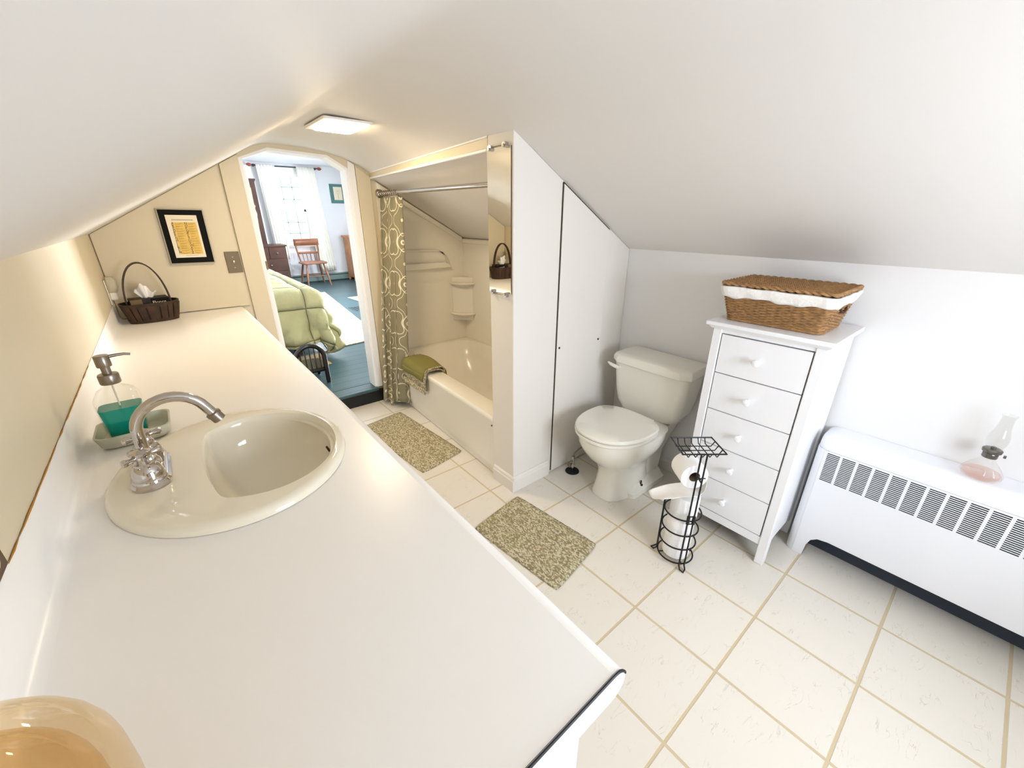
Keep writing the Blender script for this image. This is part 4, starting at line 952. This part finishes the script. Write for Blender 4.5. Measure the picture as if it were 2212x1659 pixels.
quv = bm.loops.layers.uv.new('UVMap'); cl_ = {}
for jj, r_ in enumerate(rows):
    for ii, v_ in enumerate(r_): cl_[v_] = (xs[ii], yy_[jj])
for f_ in bm.faces:
    for l_ in f_.loops: l_[quv].uv = cl_[l_.vert]
bq = B(); bq.bm.free(); bq.bm = bm
o = bq.obj('quilt', 'quilt', bed, smooth=True); o.modifiers.new('thick', 'SOLIDIFY').thickness = .02
# low black hoop back chair
hc = thing('hoop_chair', 'small black hoop back slatted chair at the foot of the bed', 'chair', (-.97, 2.6, FB))
cx, cyy = -.965, 2.47
hpth = [(cx-.105, cyy, FB+.02)] + [(cx-.105*math.cos(a), cyy, FB+.215+.11*math.sin(a)) for a in [PI*k/18 for k in range(19)]] + [(cx+.105, cyy, FB+.02)]
B().tube(hpth, [(.013, .022)]*0 or .018, 12).obj('hoop', 'chair_black', hc, smooth=True)
for k in range(5):
    x = cx-.07+.035*k; B().tube([(x, cyy, FB+.12), (x, cyy, FB+.215+math.sqrt(max(0, .105**2-(x-cx)**2)))], .0065, 8).obj('slat', 'chair_black', hc, smooth=True)
B().loft([r3(rrect(cx, cyy+.14, .125, .14, .06), FB+.10), r3(rrect(cx, cyy+.14, .135, .15, .06), FB+.115), r3(rrect(cx, cyy+.14, .125, .14, .06), FB+.135)]).obj('seat', 'chair_black', hc, smooth=True)
for x in (cx-.10, cx+.10): B().tube([(x, cyy+.25, FB+.001), (x, cyy+.24, FB+.11)], .013, 10).obj('leg', 'chair_black', hc, smooth=True)
for x in (cx-.105, cx+.105): B().tube([(x, cyy, FB+.001), (x, cyy, FB+.03)], .016, 10).obj('leg', 'chair_black', hc, smooth=True)
# rugs, floor register
def rug(name, c, mat, label, th=.012):
    b = B(); n = 20
    P = [Vector(p) for p in c]
    top = [(p.x, p.y, FB+th) for p in P]; bot = [(p.x, p.y, FB+.001) for p in P]
    b.loft([bot, top]); o = b.obj(name, mat, None, bevel=.004); return tag(o, label, 'rug')
rug('rug', [(-.60, 3.35), (-.0, 3.44), (.42, 6.9), (-.2, 6.9)], 'braid_cream', 'cream braided area rug on the teal floor along the bed')
rug('rug', [(-1.5, 2.86), (-.70, 2.90), (-.70, 3.30), (-1.5, 3.30)], 'rush', 'tan woven mat on the teal floor under the foot of the bed', .006)
rug('rug', [(.62, 5.20), (1.6, 5.2), (1.6, 6.15), (.55, 6.12)], 'rug_white', 'small white rug on the teal floor beyond the braided rug', .008)
rg_ = thing('floor_register', 'dark metal floor register in the teal bedroom floor', 'vent', (.40, 5.15, FB))
B().box((.285, 5.0, FB+.0005), (.53, 5.32, FB+.004)).obj('plate', 'teal_planks', rg_)
b = B()
for i in range(5):
    for j in range(6): b.box((.300+i*.046, 5.02+j*.048, FB+.004), (.332+i*.046, 5.053+j*.048, FB+.0048))
b.obj('openings', 'black', rg_)
# baseboard heater
bh = thing('baseboard_heater', 'long grey green baseboard heater under the bedroom window', 'heater', (.6, 8.32, FB))
B().prism([(YF-.001, FB+.001), (YF-.06, FB+.001), (YF-.065, FB+.03), (YF-.065, FB+.115), (YF-.04, FB+.145), (YF-.001, FB+.155)], 'x', -.3, 1.9).obj('cover', 'heater_teal', bh)
B().box((-.3, YF-.067, FB+.118), (1.9, YF-.050, FB+.135)).obj('top_slot', 'heater_dark', bh); B().box((-.3, YF-.067, FB+.002), (1.9, YF-.055, FB+.026)).obj('bottom_slot', 'heater_dark', bh)
# curtain rod, curtains
cr = thing('curtain_rod', 'dark curtain rod with turned red brown finials over bedroom window', 'curtain rod', (.49, 8.28, 2.2))
B().tube([(-.06, 8.27, 2.207), (1.03, 8.27, 2.213)], .011, 12).obj('rod', 'rod_dark', cr, smooth=True)
for x, s_ in ((-.06, -1), (1.03, 1)): B().lathe([(.012, 0), (.024, s_*.018), (.030, s_*.04), (.022, s_*.065), (.004, s_*.085)], (x, 8.27, 2.21), 'x', 20).obj('finial', 'finial', cr, smooth=True)
for x in (-.03, 1.0): B().box((x-.012, 8.27, 2.19), (x+.012, YF-.001, 2.225)).obj('bracket', 'rod_dark', cr)
for tx0_, tx1_, bx0, bx1, zb, lb, sd in ((.0, .30, .04, .26, .60, 'long white curtain panel on the left side of the bedroom window', 0), (.66, .97, .80, 1.10, .33, 'long white curtain panel on the right side of the bedroom window', 2)):
    c_ = curtain('window_curtain', 'curtain_white', 1, 1, lambda t, a=tx0_, b_=tx1_: (a+(b_-a)*t, 8.255), lambda t, a=bx0, b_=bx1: (a+(b_-a)*t, 8.24), 1, lambda t: 2.222, lambda t, z=zb: z, 6, .022, 70, 16, sd)
    tag(c_, lb, 'curtain', 'white curtains of the bedroom window')
# picture on the far wall
p2 = thing('framed_picture', 'framed tree drawing with teal mat on the bedroom wall right of window', 'picture', (1.375, YF, 1.79))
b = B().box((1.235, YF-.018, 1.615), (1.515, YF-.001, 1.965)); b.obj('frame', 'teal_mat', p2, bevel=.004)
p2p = B().box((1.30, YF-.0195, 1.675), (1.465, YF-.0182, 1.915)).obj('print', 'print_paper', p2)
b = B(); b.tube([(1.383, YF-.020, 1.70), (1.383, YF-.020, 1.80)], .004, 6)
for k in range(26):
    a = 2*PI*k/26*2.4; r = .012+.0021*k; b.ball((1.383+r*.9*math.cos(a), YF-.020, 1.825+r*1.05*math.sin(a)), .0045, 6)
b.obj('tree_drawing', 'ink_grey', p2p)
# side chair
sc_ = thing('side_chair', 'wooden spindle back side chair in front of the bedroom window', 'chair', (.57, 7.95, FB))
qx, qy = .575, 7.93; sz = FB+.42
B().loft([r3(rrect(qx, qy, .215, .20, .06), sz-.012), r3(rrect(qx, qy, .225, .21, .06), sz), r3(rrect(qx, qy, .215, .20, .06), sz+.022)]).obj('seat', 'wood_chair', sc_, smooth=True)
for sx_, sy_ in ((-1, -1), (1, -1), (-1, 1), (1, 1)): B().tube([(qx+sx_*.15, qy+sy_*.14, sz-.01), (qx+sx_*.185, qy+sy_*.19, FB+.2), (qx+sx_*.21, qy+sy_*.23, FB+.001)], [.015, .020, .013], 10).obj('leg', 'wood_chair', sc_, smooth=True)
for sx_ in (-1, 1): B().tube([(qx+sx_*.17, qy+.175, sz+.02), (qx+sx_*.195, qy+.22, sz+.22), (qx+sx_*.205, qy+.26, sz+.42)], [.014, .015, .012], 10).obj('back_post', 'wood_chair', sc_, smooth=True)
def slat(z0, z1, dy, hx_, nm):
    rows = [[(qx-hx_+2*hx_*k/10, qy+dy+.02*math.sin(PI*k/10), z) for k in range(11)] for z in (z0, z1)]
    o = B().loft(rows, cap=False, close=False).obj(nm, 'wood_chair', sc_, smooth=True); o.modifiers.new('thick', 'SOLIDIFY').thickness = .016
slat(sz+.31, sz+.43, .245, .225, 'crest_rail'); slat(sz+.155, sz+.195, .215, .19, 'back_rail')
for k in range(4):
    x = qx-.105+.07*k; B().tube([(x, qy+.178, sz+.015), (x*1.0, qy+.215, sz+.165)], .007, 8).obj('spindle', 'wood_chair', sc_, smooth=True)
for sy_ in (-1, 1): B().tube([(qx-.185, qy+sy_*.19, FB+.19), (qx+.185, qy+sy_*.19, FB+.19)], .008, 8).obj('stretcher', 'wood_chair', sc_, smooth=True)
# pine chest
pc = thing('pine_chest', 'light pine chest of drawers at right side of the bedroom', 'chest of drawers', (1.55, 8.1, FB))
px0, px1, py0, py1 = 1.33, 1.93, 7.92, 8.30
B().box((px0+.012, py0+.012, FB+.07), (px1, py1, FB+.86)).obj('body', 'wood_pine', pc)
B().box((px0-.03, py0-.03, FB+.86), (px1, py1, FB+.895)).obj('top', 'wood_pine', pc, bevel=.006)
for x in (px0+.03, px1-.04):
    for y in (py0+.03, py1-.03): B().lathe([(.022, .001), (.03, .03), (.022, .07)], (x, y, FB), 'z', 16).obj('foot', 'wood_pine', pc, smooth=True)
for k in range(4):
    z0 = FB+.085+.193*k; d = B().box((px0+.03, py0-.004, z0), (px1-.03, py0+.014, z0+.18)).obj('drawer', 'wood_pine', pc, bevel=.006)
    for x in (px0+.15, px1-.15): B().lathe([(.022, -.004), (.024, -.012), (.012, -.022), (0, -.024)], (x, py0, z0+.09), 'y', 16).obj('knob', 'brass_dark', d, smooth=True)
# dark dresser with mirror post
dd_ = thing('dark_dresser', 'dark wooden dresser with tall mirror frame at left of the bedroom window', 'dresser', (-.4, 7.7, FB))
ax0, ax1, ay0, ay1 = -1.0, .09, 7.55, 7.98
B().box((ax0, ay0+.015, FB+.06), (ax1-.02, ay1, FB+.76)).obj('body', 'wood_dark', dd_)
B().box((ax0-.02, ay0-.01, FB+.76), (ax1, ay1+.01, FB+.79)).obj('top', 'wood_dark', dd_, bevel=.006)
B().box((ax0, ay0, FB+.001), (ax1-.02, ay0+.05, FB+.10)).obj('plinth', 'wood_dark', dd_)
for k, (za, zb_) in enumerate(((.12, .34), (.355, .55), (.565, .745))):
    nn = 4 if k == 2 else 2
    for i in range(nn):
        w_ = (ax1-ax0-.06)/nn; xa = ax0+.02+i*w_
        d = B().box((xa+.008, ay0+.002, FB+za), (xa+w_-.008, ay0+.018, FB+zb_)).obj('drawer', 'wood_dark', dd_, bevel=.004)
        B().lathe([(.014, -.001), (.016, -.010), (.008, -.018), (0, -.02)], (xa+w_/2, ay0, FB+(za+zb_)/2), 'y', 14).obj('pull', 'brushed_steel', d, smooth=True)
mfp = [(-.22, FB+.79), (-.135, FB+.79), (-.135, FB+1.80), (-.115, FB+1.83), (-.115, FB+1.85), (-.25, FB+1.85), (-.23, FB+1.76), (-.20, FB+1.70), (-.205, FB+1.45), (-.19, FB+1.42), (-.205, FB+1.38), (-.19, FB+1.30), (-.20, FB+1.2)]
B().prism(mfp, 'y', ay1-.06, ay1-.02).obj('mirror_post', 'wood_dark', dd_)
B().prism([(-.87-(x+.17), z) for x, z in mfp], 'y', ay1-.06, ay1-.02).obj('mirror_post', 'wood_dark', dd_)
B().box((-.86, ay1-.045, FB+.84), (-.2, ay1-.035, FB+1.75)).obj('mirror_glass', 'mirror_glass', dd_)
B().box((-.88, ay1-.05, FB+1.75), (-.18, ay1-.025, FB+1.82)).obj('mirror_crest', 'wood_dark', dd_)
